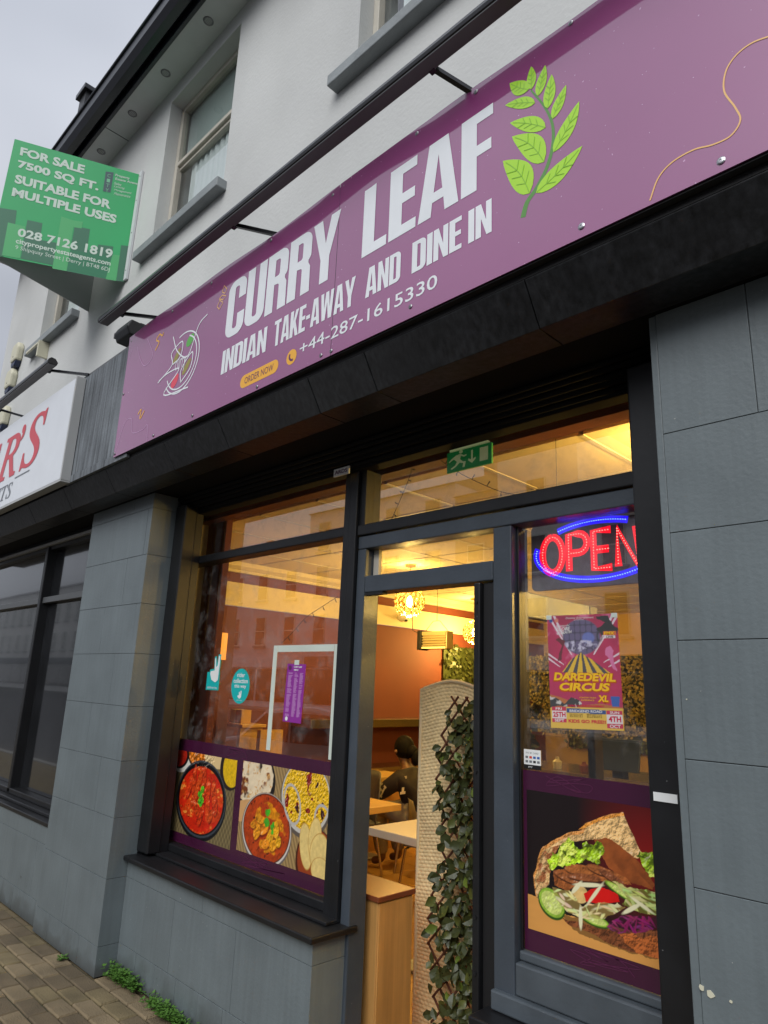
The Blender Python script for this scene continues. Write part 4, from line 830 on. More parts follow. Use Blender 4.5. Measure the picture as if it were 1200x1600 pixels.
I.put(zp([(330, 298), (366, 268), (430, 236), (545, 203), (548, 215), (430, 250), (372, 284)], .0)*.8, (245, 160, 60)); I.relief(m, I.noise(24, 14, 5), 3.4, .5)
m = zp([(405, 342), (460, 326), (520, 365), (600, 430), (665, 540), (650, 565), (560, 545), (470, 480), (430, 400)], .03, 12); I.put(m, (150, 78, 34)); x_ = (I.U*.72+I.V*.70); I.relief(m, np.abs(np.sin(x_*34+3*I.noise(4, 4, 2)))+.3*I.noise(20, 7), 1.5, .8, (225, 140, 80)); I.tint(m, I.noise(9, 9), .55, 1.5)
m = zp([(200, 505), (270, 478), (380, 468), (470, 486), (545, 520), (565, 550), (480, 548), (390, 528), (330, 550), (270, 592), (205, 560)], .03, 16); I.put(m, (158, 88, 42)); I.tint(m, I.noise(12, 3), .55, 1.5); I.relief(m, I.noise(14, 19, 4), 3.2, 1, (225, 150, 90))
for k, (x, y, rx, ry, a) in enumerate(((330, 490, 70, 24, .1), (430, 490, 60, 20, -.1), (260, 525, 60, 18, -.2), (350, 525, 80, 16, .1), (480, 520, 60, 18, -.35))): I.put(ze(x, y+7, rx, ry, a, .2, k), (70, 34, 16)); m = ze(x, y, rx, ry, a, .2, k); I.put(m, (172-8*k, 100-5*k, 48)); I.relief(m, I.noise(20, k+40, 3), 2.5, .8)
def lettuce(pts, seed):
    m = zp(pts, .14, seed); I.put(m, (150, 185, 28)); h = np.abs(I.noise(13, seed, 3)-.5)*4; I.tint(m, h, .35, 1.6); I.put(m*np.clip((I.noise(20, seed+3)-.55)*9, 0, 1), (222, 238, 95)); I.relief(m, I.noise(18, seed+9, 4), 4.5, .5)
lettuce([(195, 405), (215, 378), (320, 352), (400, 348), (442, 385), (438, 430), (412, 474), (370, 450), (330, 465), (250, 475), (205, 498), (182, 460)], 5); lettuce([(575, 425), (608, 385), (680, 385), (680, 505), (620, 490)], 14)
def cuc(x, y, rx, ry, a, seed=1): I.put(ze(x, y+5, rx*1.08, ry*1.12, a), (42, 82, 18)); m = ze(x, y, rx, ry, a); I.put(m, (150, 190, 60)); I.put(ze(x, y, rx*.82, ry*.78, a), (208, 222, 120)); I.put(ze(x, y, rx*.5, ry*.45, a)*np.clip((I.noise(26, seed)-.5)*5, 0, 1), (235, 240, 170)); I.relief(m, I.noise(22, seed, 3), 1.2)
cuc(188, 645, 66, 62, -.5, 2); cuc(395, 722, 62, 24, -.08, 3); cuc(525, 590, 78, 18, -.35, 4)
def shreds(pts, col, dark, seed, n=60, ln=60, w=5, ang=0):
    M = zp(pts, .05, seed); I.put(M*.6, dark); r = random.Random(seed); xs_ = [p[0] for p in pts]; ys_ = [p[1] for p in pts]
    for k in range(n):
        x, y = r.uniform(min(xs_), max(xs_)), r.uniform(min(ys_), max(ys_)); a = ang+r.gauss(0, .7); l_ = ln*r.uniform(.4, 1)
        c = tuple(min(255, max(0, v+r.randint(-22, 14))) for v in col); mk = ze(x, y, l_/2, w*r.uniform(.6, 1.3), a, .15, k)*M; I.put(ze(x, y+3, l_/2, w, a, .15, k)*M*.5, dark); I.put(mk, c)
shreds([(480, 545), (600, 560), (680, 600), (680, 692), (600, 682), (520, 645), (540, 600)], (205, 215, 130), (120, 130, 50), 7, 46, 80, 6, -.4)
m = ze(330, 605, 40, 42, .2, .15); I.put(m, (228, 190, 120)); I.relief(m, I.noise(12, 3), 1.5)
m = zp([(350, 602), (380, 577), (440, 570), (500, 602), (508, 636), (440, 648), (358, 640)], .02, 2); I.put(m, (214, 20, 16)); I.tint(m, I.noise(6, 3), .75, 1.25)
shreds([(196, 575), (290, 600), (330, 650), (500, 640), (532, 662), (440, 712), (340, 722), (260, 692), (215, 640)], (232, 222, 165), (165, 140, 75), 11, 80, 70, 6, .0)
for (x0, y0, x1, y1, w_) in ((300, 560, 440, 560, 9), (440, 548, 360, 655, 7), (330, 660, 328, 765, 9), (290, 600, 340, 545, 9), (520, 690, 600, 640, 8), (560, 610, 650, 680, 7)):
    p, q = zs(x0, y0), zs(x1, y1); I.put(I.ell((p[0]+q[0])/2, (p[1]+q[1])/2, math.hypot(p[0]-q[0], p[1]-q[1])/2, w_/600, math.atan2(q[1]-p[1], q[0]-p[0]), .25, 4), (238, 232, 190))
shreds([(440, 745), (470, 728), (520, 690), (600, 700), (690, 690), (690, 745), (600, 765), (500, 790)], (150, 45, 105), (55, 12, 40), 23, 60, 70, 5, .2)
SW = I
# vinyl with prints, left window
gr = thing('window_graphic', 'purple window vinyl with two food photographs of curries below the menu', 'window graphic', (-3.4, .347, .67))
B(-4.19, -2.56, .3465, .3495, .668, 1.245).build('vinyl_film', 'vinyl_purple', gr)
RC.build('food_print', lambda u, v: (-4.066+u*.672, .3455, .722+v*.455), gr)['label'] = 'photograph of red curry in a black bowl'
RF.build('food_print', lambda u, v: (-3.334+u*.746, .3455, .735+v*.447), gr)['label'] = 'photograph of curry, yellow rice, naan and crisps'
g2 = thing('window_graphic', 'purple window vinyl with a large kebab sandwich photograph under the OPEN sign', 'window graphic', (-1.3, .347, .74))
B(-1.527, -.957, .3465, .3495, .735, 1.325).build('vinyl_film', 'vinyl_purple', g2)
SW.build('food_print', lambda u, v: (-1.512+u*.555, .3455, .803+v*.455), g2)
r = random.Random(5)
for (gg_, x0, x1, z0, z1) in ((g2, -1.43, -1.25, 1.27, 1.32), (g2, -1.35, -1.1, .745, .795), (gr, -3.5, -3.3, 1.19, 1.24), (gr, -3.3, -2.9, .675, .725)):
    line2d([smooth2([(r.uniform(x0, x1), r.uniform(z0, z1)) for _ in range(7)], 6) for _ in range(2)], .0022, plane(.3452), 'vinyl_line', gg_, 'scribble_line')

# ---------------------------------------------------------------- stickers, menu and poster on the glass
def sticker(name, label, cat, x0, x1, z0, z1, m, y=.3475, group=None, t=.0012):
    t_ = thing(name, label, cat, ((x0+x1)/2, y, z0), group=group); B(x0, x1, y-t, y, z0, z1).build('backing', m, t_); return t_
# carrier stickers
t = thing('window_sticker', 'teal courier sticker with white mark next to the oval sticker', 'sticker', (-3.72, .347, 1.54))
B(-3.80, -3.66, .346, .3475, 1.545, 1.65).build('backing', 'teal', t)
flat([[(-3.75, 1.60), (-3.715, 1.59), (-3.70, 1.585), (-3.665, 1.60), (-3.66, 1.70), (-3.66, 1.755), (-3.69, 1.755), (-3.695, 1.70), (-3.71, 1.745), (-3.73, 1.74), (-3.725, 1.67), (-3.77, 1.665), (-3.775, 1.64)]], plane(.3452), 'teal', t, 'mark_backing')
flat([[(-3.745, 1.605), (-3.715, 1.594), (-3.70, 1.59), (-3.673, 1.605), (-3.668, 1.70), (-3.670, 1.745), (-3.685, 1.747), (-3.69, 1.69), (-3.705, 1.68), (-3.715, 1.735), (-3.725, 1.73), (-3.718, 1.66), (-3.762, 1.655), (-3.765, 1.64)]], plane(.3448), 'white_print', t, 'courier_mark')
letters('deliveries', plane(.3450), 'white_print', t, 'lettering', rect=(-3.785, -3.675, 1.553, 1.568))
t = thing('window_sticker', 'oval teal sticker reading rider collection this way', 'sticker', (-3.43, .347, 1.48))
flat([[(-3.432+.092*math.cos(a), 1.576+.098*math.sin(a)) for a in np.linspace(0, 2*math.pi, 30)[:-1]]], plane(.3470), 'teal', t, 'backing')
for s_, z, w_ in (('rider', 1.625, .040), ('collection', 1.592, .072), ('this way', 1.560, .060)): letters(s_, plane(.3463), 'white_print', t, 'lettering', off=.02, rect=(-3.432-w_, -3.432+w_, z, z+.026))
flat([[(-3.45, 1.515), (-3.43, 1.505), (-3.415, 1.515), (-3.413, 1.55), (-3.423, 1.55), (-3.427, 1.53), (-3.433, 1.545), (-3.440, 1.542), (-3.437, 1.525), (-3.453, 1.523)]], plane(.3463), 'white_print', t, 'courier_mark')
letters('delivery', plane(.3463), 'white_print', t, 'lettering', rect=(-3.46, -3.40, 1.493, 1.501))
# menu
t = thing('menu_sheet', 'long narrow purple menu taped inside the white frame on the window', 'menu', (-2.93, .347, 1.4))
mq = [(-3.012, 1.408), (-2.858, 1.405), (-2.846, 1.700), (-3.003, 1.703)]
def mf(u, v, y=.3470): return (mq[0][0]*(1-u)*(1-v)+mq[1][0]*u*(1-v)+mq[2][0]*u*v+mq[3][0]*(1-u)*v, y, mq[0][1]*(1-u)*(1-v)+mq[1][1]*u*(1-v)+mq[2][1]*u*v+mq[3][1]*(1-u)*v)
MB().quad(*[mf(*p) for p in ((0, 0), (1, 0), (1, 1), (0, 1))]).build('backing', 'menu_purple', t)
letters('CURRY LEAF', lambda u, v: mf(u, v, .3464), 'white_print', t, 'lettering', off=.03, rect=(.36, .80, .935, .965)); letters('MENU', lambda u, v: mf(u, v, .3464), 'white_print', t, 'lettering', off=.03, rect=(.38, .62, .88, .912))
flat([arc(.16, .93, .085, 0, 340, 12)], lambda u, v: mf(u, .93+(v-.93)*.5, .3464), 'purple_ink', t, 'round_logo'); flat([arc(.2, .055, .075, 0, 340, 12)], lambda u, v: mf(u, .055+(v-.055)*.5, .3464), 'white_print', t, 'round_logo')
rr_ = random.Random(8); mb = MB()
for (ua, ub) in ((.10, .36), (.44, .66), (.72, .92)):
    v = .84
    while v > .10:
        if rr_.random() > .1:
            u1 = ua+(ub-ua)*rr_.uniform(.55, 1); mb.quad(mf(ua, v, .3464), mf(u1, v, .3464), mf(u1, v+.006, .3464), mf(ua, v+.006, .3464))
        v -= .0145
mb.build('menu_lines', 'menu_text', t, kind='stuff')
B(-2.945, -2.905, .3468, .3474, 1.697, 1.722).build('tape', 'white_frame', t)
# white frame of tape round the menu
t = thing('glass_border_frame', 'thin white rectangular frame on the window glass around the purple menu', 'frame', (-2.85, .347, 1.26))
for nm, a in (('frame_side', (-3.14, -3.105, 1.255, 1.80)), ('frame_side', (-2.632, -2.600, 1.255, 1.80)), ('frame_top', (-3.103, -2.634, 1.765, 1.80))): B(a[0], a[1], .3482, .3496, a[2], a[3]).build(nm, 'white_frame', t)
# card sticker
t = thing('card_sticker', 'small white card payment sticker low in the OPEN sign pane', 'sticker', (-1.5, .347, 1.335))
B(-1.522, -1.450, .346, .3475, 1.345, 1.398).build('backing', 'white_print', t); B(-1.522, -1.450, .346, .3475, 1.330, 1.3445).build('footer', 'black_matte', t)
for i in range(4):
    for j in range(2): flat([[(-1.515+i*.0165, 1.352+j*.015), (-1.504+i*.0165, 1.352+j*.015), (-1.504+i*.0165, 1.360+j*.015), (-1.515+i*.0165, 1.360+j*.015)]], plane(.3455), [['card_grey', 'card_grey', 'black_matte', 'card_grey'], ['card_grey', 'card_red', 'card_blue', 'card_blue']][j][i], t, 'card_mark')
letters('PAY BY CARD', plane(.3455), 'card_grey', t, 'lettering', rect=(-1.513, -1.460, 1.383, 1.389)); letters('pay', plane(.3455), 'white_print', t, 'lettering', rect=(-1.503, -1.485, 1.334, 1.340))
# circus poster
I = Img(.285, .40, 150); A = I.A; one = np.ones_like(I.U)
I.put(one, (190, 30, 85)); I.tint(one, I.noise(5, 3), .6, 1.3); I.put(np.clip((I.noise(8, 8)-.62)*7, 0, 1)*(I.V > .4), (225, 120, 160))
for (x, y) in ((.0, 1.0), (.06, 1.0), (.66, 1.0), (.71, 1.0)):
    tx = .24 if x < .3 else .46; I.put(I.poly([(x, 1.0), (x+.028, 1.0), (tx+.012 + (x > .3)*.0, .64), (tx, .64)]), (235, 215, 225))
for (x0, y0, x1, y1) in ((0, .64, .16, .55), (0, .60, .12, .53), (.71, .64, .56, .57), (.71, .58, .60, .53)): I.put(I.poly([(x0, y0), (x0, y0+.02), (x1, y1+.008), (x1, y1)]), (235, 215, 225))
m = I.ell(.35, .80, .19, .16); I.put(m, (95, 85, 120)); I.tint(m, np.clip(np.abs(np.sin(I.U*55))*np.abs(np.sin(I.V*45))*3, 0, 1), .45, 1.15); I.put(m*I.ell(.42, .79, .06, .05)*.7, (110, 130, 210)); I.put(m*I.ell(.35, .72, .19, .05)*np.clip((I.noise(30, 4)-.45)*5, 0, 1), (205, 200, 225))
m = I.poly([(.50, .985), (.63, 1.0), (.66, .90), (.72, .86), (.66, .83), (.56, .80), (.50, .87), (.60, .93)], .05, 3); I.put(m, (30, 30, 32)); I.put(I.ell(.53, .80, .028, .045)-I.ell(.53, .80, .018, .032), (35, 35, 35)); I.put(I.ell(.67, .845, .034, .032)-I.ell(.67, .845, .022, .022), (35, 35, 35))
I.put(I.poly([(.08, .78), (.15, .72), (.12, .66), (.10, .58), (.14, .60), (.16, .70), (.18, .76), (.12, .80)], .03, 6), (105, 20, 35)); I.put(I.poly([(.58, .68), (.62, .72), (.66, .67), (.65, .60), (.68, .50), (.64, .52), (.61, .60), (.58, .64)], .03, 9), (225, 120, 170))
m = I.poly([(.14, .49), (.24, .60), (.34, .66), (.44, .60), (.62, .48), (.5, .46), (.2, .46)], .01, 2); I.put(m, (235, 190, 40)); I.put(m*(np.sin((I.U-.345)/(np.abs(.70-I.V)+.02)*15) > .2), (75, 70, 75))
I.put((I.V < .185).astype(float), (232, 190, 70)); I.put(I.poly([(0, .185), (0, .29), (.10, .27), (.33, .20), (.5, .22), (.72, .19), (.72, .183)]), (190, 110, 50))
m = I.poly([(.0, .28), (.06, .26), (.14, .21), (.22, .26), (.28, .255), (.33, .215), (.30, .195), (0, .185)], .03, 4); I.put(m, (50, 48, 50)); I.put(m*np.clip((I.noise(22, 6)-.5)*8, 0, 1), (210, 205, 200))
I.put(I.poly([(.015, .185), (.165, .185), (.165, .05), (.015, .05)]), (235, 225, 225)); I.put(I.poly([(.56, .165), (.705, .165), (.705, .015), (.56, .015)]), (235, 225, 225))
for p in ([(.015, .185), (.165, .185), (.165, .15), (.015, .15)], [(.015, .085), (.165, .085), (.165, .05), (.015, .05)], [(.56, .165), (.705, .165), (.705, .13), (.56, .13)], [(.56, .055), (.705, .055), (.705, .015), (.56, .015)]): I.put(I.poly(p), (205, 30, 75))
I.put(I.poly([(.17, .175), (.555, .165), (.555, .130), (.17, .138)]), (30, 75, 140)); I.put(I.poly([(.61, .285), (.685, .285), (.69, .275), (.68, .20), (.615, .20), (.605, .275)]), (45, 95, 180)); I.put(I.ell(.04, .955, .02, .02), (40, 80, 160)); I.put(I.ell(.10, .955, .02, .02), (220, 130, 110)); I.put(I.poly([(.57, .845), (.69, .845), (.69, .81), (.57, .81)]), (225, 110, 40)); I.put(I.poly([(.58, .805), (.68, .805), (.68, .785), (.58, .785)]), (235, 225, 225))
t = thing('poster', 'tattered pink and gold circus poster taped inside the glass below the OPEN sign', 'poster', (-1.27, .347, 1.485))
pq = [(-1.405, 1.481), (-1.124, 1.489), (-1.130, 1.883), (-1.412, 1.886)]
def pf(u, v, y=.3474): return (pq[0][0]*(1-u)*(1-v)+pq[1][0]*u*(1-v)+pq[2][0]*u*v+pq[3][0]*(1-u)*v, y, pq[0][1]*(1-u)*(1-v)+pq[1][1]*u*(1-v)+pq[2][1]*u*v+pq[3][1]*(1-u)*v)
I.c = I.c*.82+.045; I.build('poster_sheet', pf, t)
PT = lambda a, off=0: (lambda u, v: pf(u, v+a*(u-.5)*0, .3466+off))
def pword(s, u0, u1, v0, v1, m, off=.03, sh=0, rise=0.0):
    letters(s, lambda u, v: pf(u, v+rise*(u-u0), .3466), m, t, 'poster_lettering', off=off, shear=sh, rect=(u0, u1, v0, v1))
def pshadow(s, u0, u1, v0, v1, sh, rise): letters(s, lambda u, v: pf(u, v+rise*(u-u0), .3470), 'poster_orange', t, 'poster_lettering', off=.07, shear=sh, rect=(u0-.012, u1+.012, v0-.012, v1+.004))
pshadow('DAREDEVIL', .07, .93, .415, .485, .15, -.01); pword('DAREDEVIL', .07, .93, .415, .485, 'poster_gold', .045, .15, -.01)
pshadow('CIRCUS', .15, .85, .325, .395, .15, .0); pword('CIRCUS', .15, .85, .325, .395, 'poster_gold', .045, .15, .0)
pshadow('XL', .68, .82, .235, .29, .15, 0); pword('XL', .68, .82, .235, .29, 'poster_gold', .045, .15)
pword('Spectacular', .13, .34, .885, .91, 'poster_white', .0, .25, .05); pword('GLOBE', .13, .34, .855, .885, 'poster_white', .02, .25, .05); pword('of DEATH', .14, .36, .825, .852, 'poster_white', .02, .25, .05)
pword("Dominic Entertainment", .28, .68, .965, .982, 'poster_white', .0, .2); pword('presents', .40, .54, .948, .958, 'poster_white', .0)
pword('FMX', .81, .95, .812, .842, 'poster_gold', .03, .1); pword('LIVE', .84, .93, .786, .803, 'poster_ink', .02)
pword('DERRY/LONDONDERRY', .26, .76, .188, .205, 'poster_red', .03); pword('BRIDGEND ROAD', .28, .73, .141, .163, 'poster_white', .02)
pword('KIDS GO FREE!!', .26, .77, .052, .080, 'poster_red', .03); pword('FRI', .08, .17, .157, .178, 'poster_white', .02); pword('25TH', .04, .22, .096, .140, 'poster_red', .03); pword('SEPT', .06, .20, .055, .080, 'poster_white', .02)
pword('SUN', .83, .95, .137, .158, 'poster_white', .02); pword('4TH', .81, .97, .070, .118, 'poster_red', .03); pword('OCT', .82, .96, .020, .048, 'poster_white', .02)
pword('MONSTER TRUCK', .43, .66, .262, .274, 'poster_gold', .01); pword('EXPERIENCE', .45, .63, .240, .252, 'poster_gold', .01)
for i in range(4): pword(('FRI 25TH 7.30', 'SAT 26TH 2 & 5', 'SUN 27TH 2 & 5', '')[i] or '-', .28, .46, .122-i*.011, .129-i*.011, 'poster_ink', .01) if i < 3 else None; pword(('MON 28TH 7.30', 'SAT 3RD 2 & 5', 'SUN 4TH 2')[min(i, 2)], .52, .72, .122-min(i, 2)*.011, .129-min(i, 2)*.011, 'poster_ink', .01)
for u, v in ((.02, .985), (.95, .985)): MB().quad(pf(u-.03, v-.02, .3462), pf(u+.05, v-.02, .3462), pf(u+.05, v+.02, .3462), pf(u-.03, v+.02, .3462)).build('tape', 'white_frame', t)

# ---------------------------------------------------------------- LED OPEN sign hanging behind the glass
t = thing('open_sign', 'lit LED OPEN sign with red letters in a blue oval ring', 'LED sign', (-1.27, .42, 2.0))
OX0, OX1, OZ0, OZ1 = -1.522, -.965, 1.995, 2.262
m_ = MB(); R_ = .02; m_.prism(arc(OX1-R_, OZ1-R_, R_, 0, 90, 4)+arc(OX0+R_, OZ1-R_, R_, 90, 180, 4)+arc(OX0+R_, OZ0+R_, R_, 180, 270, 4)+arc(OX1-R_, OZ0+R_, R_, 270, 360, 4), 'y', .415, .43); m_.build('board', 'led_board', t, bevel=.003)
def dots(paths, step, m, nm, r, wide, gm):
    wide *= 2.7; step *= 1.35; r *= 1.15
    mb = MB(); gm_ = MB(); y = .4145
    for P in paths:
        P = [np.array(p) for p in P]; acc = 0
        l, rr2 = ribbon(P, wide); n = len(P)
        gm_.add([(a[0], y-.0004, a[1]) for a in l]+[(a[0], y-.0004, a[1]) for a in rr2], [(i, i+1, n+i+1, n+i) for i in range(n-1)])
        for a, b in zip(P[:-1], P[1:]):
            L_ = np.linalg.norm(b-a); s = -acc
            while s+step <= L_+1e-9:
                s += step
                if s >= 0: p = a+(b-a)*s/L_; mb.lathe([(r, y-.0005), (r*.9, y-.003), (r*.3, y-.0045)], (p[0], 0, p[1]), 6, 'y')
            acc = L_-s
    gm_.build(nm+'_halo_strip', gm, t); mb.build(nm, m, t, kind='stuff')  # glowing strips added under the LEDs to give their halo
def ox(px_, py_=868): return at(px_, py_, y=.4145).x
zb, zt_ = 2.062, 2.205
def lt(x0, x1, pts): return [(x0+(x1-x0)*u, zb+(zt_-zb)*v) for u, v in pts]
Opts = lt(ox(848), ox(879), [(.5+.5*math.cos(a), .5+.5*math.sin(a)) for a in np.linspace(math.pi/2, math.pi/2+2*math.pi, 25)])
Ppts = lt(ox(889), ox(918), [(0, 0), (0, 1), (.5, 1)]+[(.55+.45*math.cos(a), .74+.26*math.sin(a)) for a in np.linspace(math.pi/2, -math.pi/2, 8)]+[(.03, .48)])
Epts = [lt(ox(928), ox(956), [(1, 1), (0, 1), (0, 0), (1, 0)]), lt(ox(928), ox(956), [(.05, .5), (.85, .5)])]
Npts = lt(ox(966), ox(996), [(0, 0), (0, 1), (1, 0), (1, 1)])
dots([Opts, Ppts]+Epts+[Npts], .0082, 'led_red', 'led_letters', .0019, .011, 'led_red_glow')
cx, cz, rx_ = (ox(838)+.262), 2.135, .262
def ov(a0, a1, n=26): return [(cx+rx_*math.cos(math.radians(a0+(a1-a0)*i/n)), cz+.112*math.sin(math.radians(a0+(a1-a0)*i/n))) for i in range(n+1)]
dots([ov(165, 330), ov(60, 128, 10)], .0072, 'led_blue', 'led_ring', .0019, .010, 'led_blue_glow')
for x in (-1.40, -1.06): MB().tube([(x, .422, 2.262), (x, .422, 2.62)], .0012, 4).build('hanging_wire', 'dark_string', t)

# ---------------------------------------------------------------- restaurant interior
FZ = .02; CZ = 2.70
fl_ = tag(B(-8.3, XR-.3, .32, 7.8, -.05, FZ-.006).build('restaurant_floor', 'grout'), kind='structure')
ft_me = proto(B(-.165, .165, -.165, .165, -.010, 0), 'floor_tile'); cnt = 0
for i in range(22):
    for j in range(13):
        if cnt < 286: inst('floor_tile', ft_me, fl_, (-5.4+i*.334, .70+j*.334, FZ)); cnt += 1
cl = tag(B(-5.6, XR-.3, .43, 7.8, CZ+.03, CZ+.05).build('restaurant_ceiling', 'ceiling_tile'), kind='structure')
ct_me = proto(B(-.289, .289, -.289, .289, 0, .015), 'ceiling_tile'); tb_me = proto(B(-.012, .012, -.288, .288, -.004, .002), 'ceiling_bar')
for i in range(13):
    for j in range(11):
        x, y = -5.30+i*.6, .92+j*.6
        inst('ceiling_tile', ct_me, cl, (x, y, CZ))
        if x+.3 < 2.3: inst('ceiling_bar', tb_me, cl, (x+.3, y, CZ))
        inst('ceiling_bar', tb_me, cl, (x, y+.3, CZ), (0, 0, math.pi/2))
iw = tag(B(-5.75, -5.6, .62, 7.8, FZ, 2.29).build('restaurant_side_wall', 'terracotta'), kind='structure')
B(-5.60, -5.575, .66, 7.0, 2.292, 2.512).build('frieze', 'cream_paint', iw); B(-5.60, -5.597, .66, 7.0, 2.514, 2.605).build('frieze_band', 'terracotta', iw)
MB().prism([(-5.597, 2.607), (-5.555, 2.607), (-5.545, 2.63), (-5.50, 2.66), (-5.49, 2.698), (-5.597, 2.698)], 'y', .66, 7.0).build('cornice', 'cream_paint', iw)
for (v, e0) in ((-5.6, 0),): pass
tag(B(-5.6, XR-.3, 7.0, 7.1, FZ, 2.7).build('restaurant_rear_wall', 'rear_wall'), kind='structure')
tag(B(-8.3, -4.42, .63, .66, 0, 2.9).build('restaurant_front_wall', 'terracotta'), kind='structure')
tag(B(XR-.4, XR-.31, .4, 7.0, FZ, 2.7).build('restaurant_party_wall', 'rear_wall'), kind='structure')
tag(B(-.80, 2.2, .36, .42, FZ, 2.70).build('restaurant_pier_lining', 'terracotta'), kind='structure')
B(-4.4, 2.2, .42, .505, 2.662, 2.725).build('window_bulkhead', 'terracotta', label='terracotta bulkhead strip just inside the top of the shop glazing', cat='bulkhead')
B(-4.235, -4.0, .5, .55, FZ, 2.695).build('interior_column', 'terracotta', bevel=.004, label='dark red painted column inside the left end of the food window', cat='column')
B(-4.40, -4.245, .45, .62, FZ, 2.69).build('interior_jamb', 'cream_paint', bevel=.004, label='narrow ochre jamb between the shutter guide and the red column', cat='wall')

# globe lamps
def globe(label, x, y, z, r, power, off=None):
    t = thing('globe_lamp', label, 'ceiling lamp', (x, y, z), group='glowing beaded globe lamps')
    mb = MB(); rings = MB(); n = 0
    for i in range(9):
        ph = math.pi*(i+.5)/9; k = max(3, int(round(17*math.sin(ph))))
        for j in range(k):
            th = 2*math.pi*(j+.5*(i % 2))/k; d = Vector((math.sin(ph)*math.cos(th), math.sin(ph)*math.sin(th), math.cos(ph)))
            c_ = Vector((x, y, z))+d*r; a = d.orthogonal().normalized(); b_ = d.cross(a)
            rings.tube([c_+(a*math.cos(q)+b_*math.sin(q))*r*.17 for q in [s_*math.pi/4 for s_ in range(8)]], r*.022, 4, closed=True)
            s_ = r*.085; mb.add([c_+a*s_, c_-a*s_, c_+b_*s_, c_-b_*s_, c_+d*s_, c_-d*s_], [(0, 2, 4), (2, 1, 4), (1, 3, 4), (3, 0, 4), (2, 0, 5), (1, 2, 5), (3, 1, 5), (0, 3, 5)])
    rings.build('wire_shade', 'brass_gold', t, kind='stuff'); mb.build('crystals', 'crystal', t, kind='stuff')
    MB().lathe([(.012, -.05), (.028, -.03), (.03, 0), (.02, .03), (.012, .05)], (x, y, z), 12).build('bulb', 'bulb', t, smooth=True)
    MB().tube([(x, y, z+r), (x, y, CZ)], .006, 6).build('stem', 'brass_gold', t); MB().lathe([(.05, CZ-.02), (.05, CZ-.003), (.02, CZ-.002)], (x, y, 0), 14).build('ceiling_rose', 'brass_gold', t)
    for s_, fr in ((1, 1),):
        l = bpy.data.lights.new('lamp_light', 'POINT'); l.energy = power; l.color = (1, .66, .17); l.shadow_soft_size = .05
        lo = bpy.data.objects.new('lamp_light', l); COL.objects.link(lo); lo.parent = t; lo.location = off or (0, 0, -r-.06)
    l = bpy.data.lights.new('lamp_light', 'POINT'); l.energy = power*.35; l.color = (1, .66, .17); l.shadow_soft_size = .05
    lo = bpy.data.objects.new('lamp_light', l); COL.objects.link(lo); lo.parent = t; lo.location = (0, 0, r+.06)
g1 = at(640, 940, y=2.6); g2 = at(741, 988, y=4.75)
PW = 60
globe('large beaded globe lamp glowing at the top left of the doorway', g1.x, g1.y, g1.z, .135, PW)
globe('globe lamp half hidden by the open door further back in the restaurant', g2.x, g2.y, g2.z, .135, PW)
globe('added globe lamp lighting the woven screen near the front glazing, hidden by the right pillar', -1.0, .74, 2.56, .085, PW*.75, (0, .15, -.01))  # unseen lamp, added to light the woven screen from the front
globe('added globe lamp near the OPEN sign out of sight to the right', -.6, 1.9, 2.40, .13, PW)  # unseen lamp, added to brighten the ceiling
globe('added unseen globe lamp deep in the restaurant beyond the right pillar', -.4, 3.6, 2.40, .13, PW)  # another unseen lamp, added for more light in the room

# exit sign
t = thing('exit_sign', 'green emergency exit sign with running man and down arrow behind the upper glass', 'exit sign', (-1.91, .49, 2.58))
EX0, EX1, EZ0, EZ1 = -2.065, -1.795, 2.612, 2.735
e_a, e_b = at(698, 741, y=.395), at(768, 722, y=.395); EX0, EX1 = e_a.x, e_b.x; EZ0 = (e_a.z+e_b.z)/2; EZ1 = EZ0+.098
B(EX0, EX1, .395, .407, EZ0, EZ1).build('sign_plate', 'exit_green', t, bevel=.002)
ey = plane(.3935); ew = EX1-EX0
def eq(u, v): return (EX0+u*ew, EZ0+v*.098)
for nm, pts in (('running_man', [(.10, .18), (.20, .30), (.24, .45), (.17, .60), (.12, .55), (.06, .48), (.05, .52), (.12, .66), (.22, .78), (.32, .80), (.40, .70), (.45, .72), (.46, .66), (.40, .62), (.33, .70), (.31, .55), (.38, .40), (.44, .38), (.42, .12), (.37, .12), (.38, .32), (.30, .38), (.22, .22), (.12, .12)]), ('arrow', [(.56, .85), (.60, .85), (.60, .40), (.66, .48), (.66, .38), (.58, .22), (.50, .38), (.50, .48), (.56, .40)]), ('door_symbol', [(.75, .2), (.75, .85), (.93, .85), (.93, .2)])):
    flat([[eq(*p) for p in pts]], ey, 'exit_white', t, nm)
flat([[eq(.33+.045*math.cos(a), .90+.085*math.sin(a)) for a in np.linspace(0, 6.28, 10)[:-1]]], ey, 'exit_white', t, 'running_man_head')
B(EX0+.02, EX1-.02, .39, .412, EZ1, EZ1+.012).build('light_bar', 'exit_white', t)

